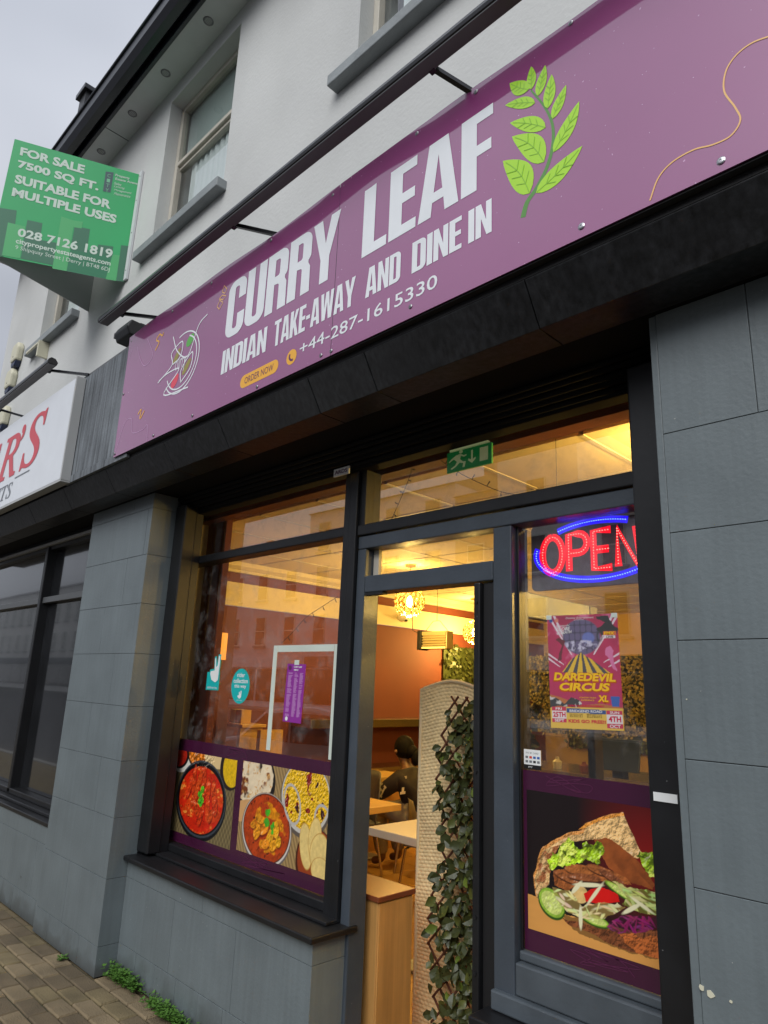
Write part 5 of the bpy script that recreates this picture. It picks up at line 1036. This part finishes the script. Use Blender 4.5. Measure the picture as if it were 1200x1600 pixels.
# wires of unlit fairy lights
def fairy(label, pix, y=.44, seed=1):
    P = [at(*p, y=y) for p in pix]; pts = smooth2([(p.x, p.z) for p in P], 6); mb = MB(); mb.tube([(a, y, b) for a, b in pts], .0017, 5)
    t = thing('fairy_light_string', label, 'string lights', (pts[0][0], y, pts[0][1]), group='dark fairy light strings'); mb.build('wire', 'dark_string', t); r = random.Random(seed)
    for i in range(3, len(pts)-1, 4):
        a, b = pts[i]; s = 1 if r.random() > .5 else -1; d = np.array(pts[i+1])-np.array(pts[i]); n = np.array([-d[1], d[0]])/np.linalg.norm(d)*s
        MB().tube([(a, y, b), (a+n[0]*.022+d[0]*.3, y, b+n[1]*.022), ], [.0018, .0034], 5).build('bulb_tip', 'dark_string', t)
fairy('fairy light string hanging steeply from the head of the upper glass', [(647, 722), (640, 745), (628, 775), (617, 800), (607, 822)], seed=2)
fairy('fairy light string draped from the exit sign to the right', [(680, 711), (692, 722), (720, 740), (755, 757), (790, 770), (842, 777)], seed=3)
fairy('fairy light string trailing over the white frame in the food window', [(440, 1005), (460, 985), (478, 965), (500, 950), (528, 932)], seed=4)

# furniture
def table(label, x0, x1, y0, y1, z, m, th=.045):
    t = thing('cafe_table', label, 'table', ((x0+x1)/2, (y0+y1)/2, FZ), group='cafe tables'); B(x0, x1, y0, y1, z-th, z).build('table_top', m, t, bevel=.004)
    cx, cy = (x0+x1)/2, (y0+y1)/2; MB().tube([(cx, cy, FZ+.02), (cx, cy, z-th)], .03, 10).build('pedestal', 'dull_steel', t); B(cx-.22, cx+.22, cy-.22, cy+.22, FZ, FZ+.02).build('foot', 'dull_steel', t, bevel=.005); return t
table('white topped table nearest the doorway', -3.25, -2.50, 1.225, 1.95, .77, 'table_white')
table('honey coloured table behind the white one', -4.55, -3.72, 1.35, 2.03, .77, 'table_wood')
def chair(label, x, y, rz, m):
    t = thing('cafe_chair', label, 'chair', (0, 0, 0), group='moulded cafe chairs')
    # faces +x locally; the back stands at -x
    mb = MB(); N = 12; V = []
    for j in range(7):
        v = j/6; z = .42+v*.42
        for i in range(N+1):
            u = (i/N-.5)*2; a = abs(u)
            hw = .215*(1-.25*max(0, v-.55)**2*4*a**2); x_ = -.20-.06*v+.07*(u*u); zz = z-.06*max(0, v-.6)*(a**4)*4
            V.append((x_, u*hw, zz))
    mb.add(V, [(j*(N+1)+i, j*(N+1)+i+1, (j+1)*(N+1)+i+1, (j+1)*(N+1)+i) for j in range(6) for i in range(N)])
    o = mb.build('backrest', m, t, smooth=True); s = o.modifiers.new('thickness', 'SOLIDIFY'); s.thickness = .012
    MB().prism([(-.20, -.19), (-.16, -.21), (.17, -.20), (.21, -.15), (.21, .15), (.17, .20), (-.16, .21), (-.20, .19)], 'z', .42, .435).build('seat', m, t, bevel=.005)
    for sx, sy in ((-1, -1), (-1, 1), (1, -1), (1, 1)): MB().tube([(sx*.12, sy*.13, .415), (sx*.16, sy*.17, .39), (sx*.22, sy*.21, 0)], .011, 8).build('leg', 'chrome', t)
    t.location = (x, y, FZ); t.rotation_euler = (0, 0, rz); return t
chair('grey shell chair between the honey table and the seated person', -4.78, 2.5, math.radians(-100), 'chair_grey')
chair('green shell chair in front of the white table beside the door', -3.32, 1.02, math.radians(75), 'chair_green')
chair('dark grey chair tucked behind the white table', -3.75, 2.45, math.radians(-75), 'chair_grey')
chair('navy shell chair standing behind the circus poster', -2.05, 2.1, math.radians(-110), 'chair_blue')
co = thing('service_counter', 'service counter with steel top seen low through the OPEN sign pane', 'counter', (-2.3, 3, FZ)); B(-3.4, -1.2, 2.75, 3.3, FZ, 1.02).build('front_panel', 'rear_wall', co); B(-3.42, -1.18, 2.72, 3.32, 1.022, 1.06).build('counter_top', 'chrome', co, bevel=.004)
B(-3.4, -1.2, 3.15, 3.2, 1.062, 1.27).build('glass_guard', 'door_glass', co)
p = at(962, 1185, y=2.8); tl_ = thing('till_screen', 'dark navy till monitor standing on the service counter', 'till', (p.x, 2.8, 1.06)); MB().prism([(2.78, 1.10), (2.80, 1.10), (2.86, 1.31), (2.84, 1.31)], 'x', p.x-.17, p.x+.17).build('monitor', 'chair_blue', tl_, bevel=.005); B(p.x-.04, p.x+.04, 2.82, 2.9, 1.061, 1.12).build('stand', 'black_matte', tl_)
r = random.Random(4)
for k in range(7):
    x_ = -2.9+k*.22; h_ = r.uniform(.06, .16)
    if abs(x_-p.x) > .2: MB().lathe([(.03, 0), (.035, h_*.6), (.015, h_*.8), (.015, h_)], (x_, 2.85, 1.061), 10).build('sauce_bottle', [('white_plastic'), ('terracotta_dark'), ('brass_gold')][k % 3], label=['white', 'dark red', 'gold'][k % 3]+' sauce bottle on the service counter '+['at its left end', 'second from its left end', 'third from its left end', 'beside the till', 'close right of the till', 'further right of the till', 'at its right end'][k], cat='bottle', group='bottles on the service counter')
table('pale table behind the OPEN sign window', -2.1, -1.3, 2.4, 3.1, .77, 'table_white')
chair('navy chair at the far side of the pale table', -1.7, 3.4, math.radians(-90), 'chair_blue')
# counter by the door
ct = thing('counter', 'low wooden counter with dark red top just inside the doorway on the left', 'counter', (-2.75, .56, FZ))
B(-3.2, -2.352, .44, .665, FZ, .68).build('front_panel', 'wood_light', ct, bevel=.002); B(-3.2, -2.34, .43, .675, .682, .705).build('counter_top', 'wood_top', ct, bevel=.003)
B(-2.3515, -2.345, .445, .66, FZ, .676).build('edge_trim', 'wood_light', ct)
# wicker screen
scn = thing('folding_screen', 'pale woven paper folding screen with wavy top behind the ivy', 'screen', (-2.3, .9, FZ))
def scallop(s): return 1.60+.045*math.sin(max(0, min(1, s))*math.pi)**1.3
def screen_panel(a, b):
    a, b = Vector(a), Vector(b); L_ = (b-a).length; d = (b-a)/L_; n = Vector((d.y, -d.x, 0)); cw, chh = .026, .017
    nx = int(L_/cw*6); nz = int(1.6/chh*4); V = []
    for j in range(nz+1):
        for i in range(nx+1):
            s = i/nx; zt = scallop(s); z = FZ+(zt-FZ)*j/nz; row = int(j/4); u = s*L_/cw+.5*(row % 2)+.12*math.sin(z*40)
            h = .0045*abs(math.sin(math.pi*u))**.6*abs(math.sin(math.pi*((j % 4)+.35)/4.4))+.006*math.sin(z*13+s*4)
            p = a+d*(s*L_)+n*h; V.append((p.x, p.y, z))
    m_ = MB(); m_.add(V, [(j*(nx+1)+i, j*(nx+1)+i+1, (j+1)*(nx+1)+i+1, (j+1)*(nx+1)+i) for j in range(nz) for i in range(nx)]); m_.build('woven_panel', 'woven', scn, smooth=False)
    e = MB(); e.tube([a+Vector((0, 0, FZ))+d*0, a+Vector((0, 0, scallop(0)))]+[a+d*(s*L_)+Vector((0, 0, scallop(s))) for s in np.linspace(.05, .95, 16)]+[b+Vector((0, 0, scallop(1))), b+Vector((0, 0, FZ))], .009, 6); e.build('screen_frame', 'woven_edge', scn)
sa = at(659, 1070, y=.90)
screen_panel((sa.x, .90, 0), (sa.x+.43, .90, 0))
# ivy on expanding trellis
iv = thing('ivy_trellis', 'artificial ivy on brown expanding trellis hung in front of the woven screen', 'ivy trellis', (-2.15, .82, .1))
r = random.Random(21); YI = .835
def leaf_mesh(seed, m, s):
    r2 = random.Random(seed); k = r2.uniform(.35, .55); w = s*r2.uniform(.36, .46); f = s*.08
    w *= .9
    V = [(0, 0, 0), (-w*.7, -s*.28, f), (-w, -s*.55, f), (-w*.5, -s*.85, f*.5), (0, -s, -f*2*k), (w*.5, -s*.85, f*.5), (w, -s*.55, f), (w*.7, -s*.28, f), (0, -s*.3, -f*.4), (0, -s*.6, -f*.6)]
    mb = MB(); mb.add(V, [(0, 8, 1), (8, 2, 1), (8, 9, 2), (9, 3, 2), (9, 4, 3), (0, 7, 8), (8, 7, 6), (8, 6, 9), (9, 6, 5), (9, 5, 4)])
    o = mb.build('ivy_leaf', m, bld); d = o.data; off = np.array(wloc(bld)); bpy.data.objects.remove(o)
    for v in d.vertices: v.co = v.co + Vector(off)
    for p_ in d.polygons: p_.use_smooth = True
    return d
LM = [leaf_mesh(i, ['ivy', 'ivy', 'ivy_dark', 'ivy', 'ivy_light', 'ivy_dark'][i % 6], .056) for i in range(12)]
def left_edge(z): return -2.30-.07*(1.6-z)/1.4+.03*math.sin(z*9)
nleaf = 0; big = []; rest = MB()
for k in range(1500):
    z = r.uniform(.08, 1.56); x = r.uniform(left_edge(z)+.02, -1.78); dens = (x-left_edge(z))/.24
    if r.random() > .30+dens: continue
    sc_l = r.uniform(.65, 1.25); y = YI-r.uniform(.005, .055); rot = (r.uniform(-1.9, -1.1), r.uniform(-.6, .6), r.uniform(-1.2, 1.2))
    if nleaf < 285:
        o = bpy.data.objects.new('ivy_leaf', r.choice(LM)); COL.objects.link(o); o.parent = iv; o.location = Vector((x, y, z))-iv.location; o.rotation_mode = 'XYZ'; o.rotation_euler = (rot[0]+math.pi/2+r.uniform(-.3, .5)*0+math.radians(90)*0, rot[1]*1.5, rot[2]*.6); o.scale = (sc_l,)*3; nleaf += 1
        o.rotation_euler = (math.radians(90)+r.uniform(-.9, .5), r.uniform(-1.3, 1.3), r.uniform(-.7, .7))
    else:
        from mathutils import Euler
        M_ = Euler((math.radians(90)+r.uniform(-.9, .5), r.uniform(-1.3, 1.3), r.uniform(-.7, .7))).to_matrix(); d = r.choice(LM)
        rest.add([Vector((x, y, z))+(M_ @ v.co)*sc_l for v in d.vertices], [tuple(p.vertices) for p in d.polygons])
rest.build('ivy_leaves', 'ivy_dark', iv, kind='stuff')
H_, sp = .27, .075
k = 0; z = -.2
while z < 1.75:
    for sgn in (1, -1):
        x0_, x1_ = left_edge(max(.1, min(1.55, z)))-.02, -1.80; z0_, z1_ = z, z+sgn*(x1_-x0_)*1.15
        P = [(x0_, z0_), (x1_, z1_)]
        if sgn > 0 and z0_ > 1.50 or sgn < 0 and z0_ < .12: continue
        def clipz(P, lo, hi):
            (a, b), (c_, d_) = P
            for lim in (lo, hi):
                if (b-lim)*(d_-lim) < 0:
                    t_ = (lim-b)/(d_-b); q = (a+(c_-a)*t_, lim)
                    if (lim == lo and b < lo) or (lim == hi and b > hi): a, b = q
                    else: c_, d_ = q
            return (a, b), (c_, d_)
        (a, b), (c_, d_) = clipz(P, .06, 1.57)
        if min(b, d_) < .05 or max(b, d_) > 1.6: continue
        MB().tube([(a, YI-.004*sgn, b), (c_, YI-.004*sgn, d_)], .0055, 4).build('trellis_slat', 'trellis', iv)
    z += .105
# leaf wall on the red side wall and one at the back
def leaf_wall(label, plane_, u0, u1, z0, z1, n, seed, m2='ivy', ls=1.0):
    r = random.Random(seed); base = MB(); mb = MB(); t = None
    if plane_[0] == 'x':
        loc = (plane_[1], (u0+u1)/2, z0); base.box(plane_[1]-.02, plane_[1], u0, u1, z0, z1); P = lambda u, z: Vector((plane_[1]+r.uniform(0, .05), u, z)); ax = Vector((1, 0, 0)); sd_ = Vector((0, 1, 0))
    else:
        loc = ((u0+u1)/2, plane_[1], z0); base.box(u0, u1, plane_[1], plane_[1]+.02, z0, z1); P = lambda u, z: Vector((u, plane_[1]-r.uniform(0, .05), z)); ax = Vector((0, -1, 0)); sd_ = Vector((1, 0, 0))
    for _ in range(n):
        c_ = P(r.uniform(u0, u1), r.uniform(z0, z1)); s = r.uniform(.03, .06)*ls; a = r.uniform(0, 6.28); d = (sd_*math.cos(a)+Vector((0, 0, 1))*math.sin(a)+ax*r.uniform(-.1, .7))*s; w_ = (sd_*-math.sin(a)+Vector((0, 0, 1))*math.cos(a)+ax*r.uniform(-.4, .4))*s*.4
        mb.add([c_, c_+d*.5+w_, c_+d, c_+d*.5-w_], [(0, 1, 2, 3)])
    t = thing('leaf_wall', label, 'leaf wall', loc, group='artificial leaf walls'); base.build('backing', 'ivy_dark', t); mb.build('leaves', m2, t, kind='stuff')
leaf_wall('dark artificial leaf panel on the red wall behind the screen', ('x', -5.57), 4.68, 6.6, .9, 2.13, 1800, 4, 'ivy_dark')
leaf_wall('leafy room divider coloured as if lamplit yellow behind the circus poster', ('y', 3.4), -3.5, -.9, 1.28, 1.92, 6000, 9, 'ivy_lamplit', .55)
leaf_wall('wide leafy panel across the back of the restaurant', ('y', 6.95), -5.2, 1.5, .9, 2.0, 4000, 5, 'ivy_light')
# hanging heater, camera, shelf, orange lamp
hc_ = at(677, 1000, y=3.2); ht = thing('hanging_heater', 'wire-hung electric bar heater with bright face against the red wall', 'heater', (hc_.x, 3.2, hc_.z-.1))
hx = hc_.x
B(hx-.14, hx+.17, 3.20, 3.30, hc_.z-.085, hc_.z+.085).build('heater_body', 'heater_bar', ht, bevel=.006); B(hx-.19, hx-.142, 3.17, 3.30, hc_.z-.095, hc_.z+.095).build('end_cap', 'black_matte', ht, bevel=.006)
B(hx-.138, hx+.165, 3.185, 3.199, hc_.z+.045, hc_.z+.083).build('reflector', 'heater_face', ht); B(hx-.138, hx+.165, 3.185, 3.199, hc_.z-.083, hc_.z-.066).build('lower_reflector', 'cream_paint', ht)
for k in range(4): MB().tube([(hx-.135, 3.188, hc_.z-.05+k*.025), (hx+.16, 3.188, hc_.z-.05+k*.025)], .006, 6).build('heating_bar', 'heater_face', ht)
MB().tube([(hx-.15, 3.25, hc_.z+.09), (hx-.05, 3.25, hc_.z+.19), (hx+.04, 3.25, hc_.z+.19), (hx+.14, 3.25, hc_.z+.09)], .003, 5).build('hanging_wire', 'dark_string', ht)
MB().tube([(hx, 3.25, hc_.z+.19), (hx, 3.25, 2.7)], .003, 5).build('hanging_wire', 'dark_string', ht)
MB().tube([at(644, 955, y=3.3), at(645, 985, y=3.3), at(655, 990, y=3.3)], .004, 5).build('power_cable', 'dark_string', ht)
c = at(623, 964, x=-5.57); cm = thing('security_camera', 'small round white dome camera on the cream frieze left of the heater', 'camera', tuple(c))
MB().lathe([(.0, .03), (.05, .025), (.065, .0), (.06, -.03), (.03, -.055), (.0, -.06)], (c.x+.06, c.y, c.z), 16).build('dome', 'white_plastic', cm, smooth=True); MB().lathe([(.03, 0), (.02, -.02)], (c.x+.095, c.y+.02, c.z-.035), 10).build('lens', 'black_matte', cm)
s0 = at(583, 1128, x=-5.35); stl = thing('steel_shelf', 'brushed steel gantry shelf along the red wall above the seated person', 'shelf', (-5.4, 3.4, 1.2))
B(-5.595, -5.28, 2.4, 4.6, s0.z-.05, s0.z+.03).build('shelf_top', 'chrome', stl, bevel=.004)
for y in (2.95, 4.3): MB().tube([(-5.32, y, .77), (-5.32, y, s0.z-.05)], .02, 8).build('shelf_post', 'chrome', stl)
B(-5.595, -5.27, 2.3, 4.6, FZ, .76).build('servery', 'wood_light', stl); B(-5.597, -5.25, 2.3, 4.6, .762, .80).build('servery_top', 'chrome', stl)
p = at(347, 990, x=-5.55); p2 = at(335, 1030, x=-5.55)
B(-5.597, -5.56, p.y-.09, p.y+.07, p2.z, p.z+.01).build('lit_panel', 'orange_glow', label='small glowing orange panel on the wall behind the food window', cat='light panel')
p = at(370, 1133, y=1.6); sx = thing('wooden_ledge', 'pale wooden ledge seen through the food window beside the courier stickers', 'ledge', (p.x, 1.6, p.z))
B(-5.4, p.x+.16, 1.55, 1.8, p.z-.012, p.z+.015).build('ledge_board', 'table_wood', sx, bevel=.003); B(p.x-.03, p.x+.06, 1.6, 1.7, p.z+.016, p.z+.13).build('carton', 'table_wood', sx)
B(p.x-.12, p.x-.035, 1.6, 1.7, p.z+.016, p.z+.13).build('carton', 'cream_paint', sx); B(-4.95, -4.9, 1.56, 1.79, FZ, p.z-.013).box(p.x+.08, p.x+.12, 1.56, 1.79, FZ, p.z-.013).build('ledge_leg', 'table_wood', sx)

# ---------------------------------------------------------------- the seated person
def skin(name, J, Ed, m, parent, sub=2, root=0):
    me = bpy.data.meshes.new(name); off = wloc(parent); me.from_pydata([tuple(Vector(p)-off) for p, _ in J], Ed, []); o = bpy.data.objects.new(name, me); COL.objects.link(o); o.parent = parent
    sk = o.modifiers.new('skin', 'SKIN'); sk.use_smooth_shade = True
    if not me.skin_vertices:
        b_ = bmesh.new(); b_.from_mesh(me); b_.verts.layers.skin.verify(); b_.to_mesh(me); b_.free()
    for i, (_, q) in enumerate(J): me.skin_vertices[0].data[i].radius = q if isinstance(q, tuple) else (q, q)
    me.skin_vertices[0].data[root].use_root = True
    s = o.modifiers.new('sub', 'SUBSURF'); s.levels = s.render_levels = sub
    me.materials.append(MATS[m]); return o
hd = at(630, 1173, y=3.02); X, Y, ZH = hd.x, 3.02, hd.z
pe = thing('person', 'person in a dark brown jacket with cream letter patches sitting hunched at a table', 'person', (X+.25, Y, FZ))
def arm(s):
    return [((X+.10, Y+s*.17, ZH-.24), .055), ((X-.07, Y+s*.24, ZH-.38), .043), ((X-.28, Y+s*.14, ZH-.30), .033), ((X-.36, Y+s*.10, ZH-.29), .026)]
J = [((X+.27, Y, .52), .13), ((X+.23, Y, .66), .12), ((X+.14, Y, ZH-.26), .13), ((X+.06, Y, ZH-.15), .05), ((X+.0, Y, ZH-.05), .055), ((X-.005, Y, ZH+.03), .075)]
Ed = [(0, 1), (1, 2), (2, 3), (3, 4), (4, 5)]
for s in (-1, 1):
    a = arm(s); n = len(J); J += a; Ed += [(2, n), (n, n+1), (n+1, n+2), (n+2, n+3)]
    w = n+3
    for k in range(4):
        n2 = len(J); b = Vector(a[3][0]); f = Vector((-.035, (k-1.5)*.018, -.002)); J += [(b+f, .009), (b+f+Vector((-.03, 0, -.008)), .008), (b+f+Vector((-.048, 0, -.022)), .007)]; Ed += [(w, n2), (n2, n2+1), (n2+1, n2+2)]
    n2 = len(J); J += [(Vector(a[3][0])+Vector((-.005, -s*.03, 0)), .010), (Vector(a[3][0])+Vector((-.03, -s*.045, -.005)), .008)]; Ed += [(w, n2), (n2, n2+1)]
    n = len(J); J += [((X+.22, Y+s*.09, .50), .095), ((X-.18, Y+s*.11, .52), .065), ((X-.16, Y+s*.11, .30), .055), ((X-.12, Y+s*.11, .09), .04), ((X-.24, Y+s*.12, .06), .035)]; Ed += [(0, n), (n, n+1), (n+1, n+2), (n+2, n+3), (n+3, n+4)]
skin('body', J, Ed, 'skin', pe, 2)
jk = [((X+.28, Y, .50), (.17, .15)), ((X+.24, Y, .64), (.16, .15)), ((X+.15, Y, ZH-.26), (.165, .15)), ((X+.08, Y, ZH-.17), (.08, .08))]; je = [(0, 1), (1, 2), (2, 3)]
for s in (-1, 1): a = arm(s); n = len(jk); jk += [(a[0][0], .085), (a[1][0], .070), (a[2][0], .052)]; je += [(2, n), (n, n+1), (n+1, n+2)]
jacket = skin('jacket', jk, je, 'jacket', pe, 2)
tk = [((X+.27, Y, .50), .16)]; te = []
for s in (-1, 1): n = len(tk); tk += [((X+.20, Y+s*.09, .50), .115), ((X-.18, Y+s*.11, .52), .085), ((X-.16, Y+s*.11, .30), .075), ((X-.12, Y+s*.11, .12), .06)]; te += [(0, n), (n, n+1), (n+1, n+2), (n+2, n+3)]
skin('trousers', tk, te, 'trousers', pe, 2)
hr = MB(); n = 16
for (cx_, cy_, cz_, rx, ry, rz_) in ((.015, 0, .03, .105, .088, .112), (.115, 0, .0, .06, .055, .06), (.16, .0, -.05, .045, .04, .07)):
    hr.add([(X+cx_+rx*math.sin(p_)*math.cos(t_), Y+cy_+ry*math.sin(p_)*math.sin(t_), ZH+cz_+rz_*math.cos(p_)) for p_ in [math.pi*i/9 for i in range(10)] for t_ in [2*math.pi*k/n for k in range(n)]], [(i*n+k, i*n+(k+1) % n, (i+1)*n+(k+1) % n, (i+1)*n+k) for i in range(9) for k in range(n)])
hr.build('hair', 'hair', pe, smooth=True)
for s in (-1, 1): MB().lathe([(.0, -.012), (.018, -.008), (.02, 0), (.0, .008)], (X-.01, Y+s*.088, ZH-.005), 8, 'y').build('ear', 'skin', pe, smooth=True)
MB().prism([(X-.082, ZH+.0), (X-.105, ZH-.02), (X-.082, ZH-.028)], 'y', Y-.01, Y+.01).build('nose', 'skin', pe, bevel=.003)
for s in (-1, 1): MB().lathe([(.0, -.004), (.008, 0), (.0, .004)], (X-.078, Y+s*.03, ZH+.015), 8, 'z').build('eye', 'black_matte', pe)
B(X-.083, X-.078, Y-.02, Y+.02, ZH-.047, ZH-.041).build('mouth', 'terracotta_dark', pe)
# cream letters on the jacket: I on the shoulder, H on the sleeve
def patch(polys, c_, ux, uz, s):
    c_, ux, uz = Vector(c_), Vector(ux).normalized(), Vector(uz).normalized(); n = ux.cross(uz)
    flat([[(a*s, b*s) for a, b in q] for q in polys], lambda u, v: c_+ux*u+uz*v, 'jacket_cream', pe, 'jacket_letter')
Ish = [[(-.2, 0), (.2, 0), (.2, .15), (.09, .15), (.09, .85), (.2, .85), (.2, 1), (-.2, 1), (-.2, .85), (-.09, .85), (-.09, .15), (-.2, .15)]]
Hsh = [[(-.4, 0), (-.1, 0), (-.1, .15), (-.17, .15), (-.17, .42), (.17, .42), (.17, .15), (.1, .15), (.1, 0), (.4, 0), (.4, .15), (.33, .15), (.33, .85), (.4, .85), (.4, 1), (.1, 1), (.1, .85), (.17, .85), (.17, .58), (-.17, .58), (-.17, .85), (-.1, .85), (-.1, 1), (-.4, 1), (-.4, .85), (-.33, .85), (-.33, .15), (-.4, .15)]]
patch(Ish, (X+.21, Y-.215, ZH-.34), (1, .15, .25), (-.15, .25, 1), .15)
patch(Hsh, (X-.01, Y-.296, ZH-.37), (.9, .0, -.5), (.45, .1, .9), .11)
table('table where the seated person leans', X-.95, X-.24, 2.5, 3.4, .77, 'table_wood')
st = thing('stool', 'low stool under the seated person', 'stool', (X+.27, Y, FZ)); B(X+.08, X+.44, Y-.18, Y+.18, .36, .40).build('seat', 'chair_grey', st, bevel=.01)
for a_ in (-.14, .14):
    for b_ in (-.14, .14): MB().tube([(X+.26+a_, Y+b_, .36), (X+.26+a_*1.2, Y+b_*1.2, FZ)], .012, 6).build('leg', 'chrome', st)
tray = B(X-.62, X-.40, 2.7, 3.0, .771, .80).build('food_tray', 'dull_steel', bevel=.004, label='small steel tray on the table in front of the seated person', cat='tray')

# ---------------------------------------------------------------- across the street (seen mirrored in the glass)
YO = -26.6
tag(B(-70, 30, -24.6, -2.95, -.160, -.120).build('wide_road', 'asphalt'), kind='structure') if False else None
def house(label, x0, x1, h, m, wins, seed, roof=1.6):
    t = thing('terraced_house', label, 'house', ((x0+x1)/2, YO-3, 0)); w_ = MB()
    B(x0, x1, YO-8, YO, -.15, h).build('wall', m, t)
    MB().prism([(YO+.25, h), (YO-4, h+roof), (YO-8.2, h)], 'x', x0, x1).build('roof', 'roof_slate', t)
    rows_ = [z for z in (4.2, 7.4, 10.4) if z+2.1 < h]
    n = max(1, int((x1-x0)/3.0))
    for z in rows_:
        for i in range(n):
            cx_ = x0+(x1-x0)*(i+.5)/n
            f = B(cx_-.6, cx_+.6, YO+.01, YO+.06, z, z+2.0).build('window', 'window_timber' if seed % 2 else 'white_frame', t); B(cx_-.52, cx_+.52, YO+.062, YO+.07, z+.08, z+.96).box(cx_-.52, cx_+.52, YO+.062, YO+.07, z+1.04, z+1.92).build('pane', 'neighbour_glass', f)
            B(cx_-.72, cx_+.72, YO+.01, YO+.16, z-.14, z-.01).build('window_sill', 'sill_grey', f)
    B(x0+.4, x1-.4, YO+.01, YO+.12, 2.7, 3.4).build('shop_fascia', ['neighbour_white', 'grey_trim', 'far_wall_brick'][seed % 3], t)
    k = max(1, int((x1-x0)/4))
    for i in range(k):
        a = x0+.5+(x1-x0-1)*i/k; b = x0+.5+(x1-x0-1)*(i+1)/k-.3; B(a, b, YO+.01, YO+.05, .4, 2.6).build('shop_pane', 'neighbour_glass', t)
    B(x1-.9, x1-.1, YO-5, YO-4, h, h+roof+1.4).build('chimney', 'far_wall_brick', t)
house('low lilac-grey house far left across the street', -62, -47, 10.3, 'render_wall_far', 1, 1)
house('long grey terrace furthest left across the street', -110, -62, 11.2, 'render_wall_far', 1, 4)
house('stone coloured house across the street with a long slate roof', -47, -37, 11.4, 'far_wall_lilac', 1, 0)
house('tall lilac rendered house across the street', -37, -24, 13.1, 'far_wall_lilac', 1, 1)
house('brick house across the street', -24, -21.0, 12.2, 'far_wall_brick', 1, 2)
house('tallest grey house across the street', -21.0, -16.2, 15.2, 'render_wall_far', 1, 0)
house('low house across the street opposite the door', -16.2, 4, 9.6, 'far_wall_lilac', 1, 1)
house('pale house across the street far right', 4, 26, 10.5, 'render_wall_far', 1, 3)
# parked car by the near kerb
car = thing('parked_car', 'silver hatchback parked at the kerb, seen only as a reflection in the food window', 'car', (-7.6, -4.0, -.12))
prof = [(-2.05, .25), (-2.05, .62), (-1.95, .86), (-1.1, .98), (-.45, 1.38), (.55, 1.45), (1.35, 1.36), (1.85, .98), (2.0, .85), (2.02, .3), (1.65, .22), (1.62, .42), (1.45, .62), (1.2, .65), (.98, .5), (.92, .22), (-.98, .22), (-1.0, .45), (-1.2, .63), (-1.45, .63), (-1.66, .42), (-1.7, .22)]
cx_, cy_ = -7.6, -4.0
MB().prism([(cx_+a, -.12+b) for a, b in prof], 'y', cy_-.85, cy_+.85).build('car_body', 'car_silver', car, bevel=.06)
for y0_, y1_ in ((cy_-.858, cy_-.852), (cy_+.852, cy_+.858)):
    MB().prism([(cx_-.95, .86), (cx_-.42, 1.2), (cx_+.1, 1.24), (cx_+.1, .86)], 'y', y0_, y1_).build('side_window', 'car_glass', car); MB().prism([(cx_+.16, .86), (cx_+.16, 1.24), (cx_+.9, 1.23), (cx_+1.45, .9)], 'y', y0_, y1_).build('side_window', 'car_glass', car)
MB().add([(cx_-1.04, cy_-.7, .90), (cx_-1.04, cy_+.7, .90), (cx_-.50, cy_+.62, 1.25), (cx_-.50, cy_-.62, 1.25)], [(0, 1, 2, 3)]).build('windscreen', 'car_glass', car)
for sx_ in (-1.33, 1.3):
    for sy_ in (-.78, .78): wh = MB().lathe([(.2, -.1), (.30, -.09), (.31, 0), (.30, .09), (.2, .1)], (cx_+sx_, cy_+sy_, .18), 20, 'y').build('wheel', 'tyre', car, smooth=True); MB().lathe([(.19, -.105), (.05, -.11), (.05, .11), (.19, .105)], (cx_+sx_, cy_+sy_, .18), 12, 'y').build('rim', 'steel', wh)
for sy_ in (-.6, .6): B(cx_-2.08, cx_-2.02, cy_+sy_-.16, cy_+sy_+.16, .5, .64).build('headlight', 'white_plastic', car)
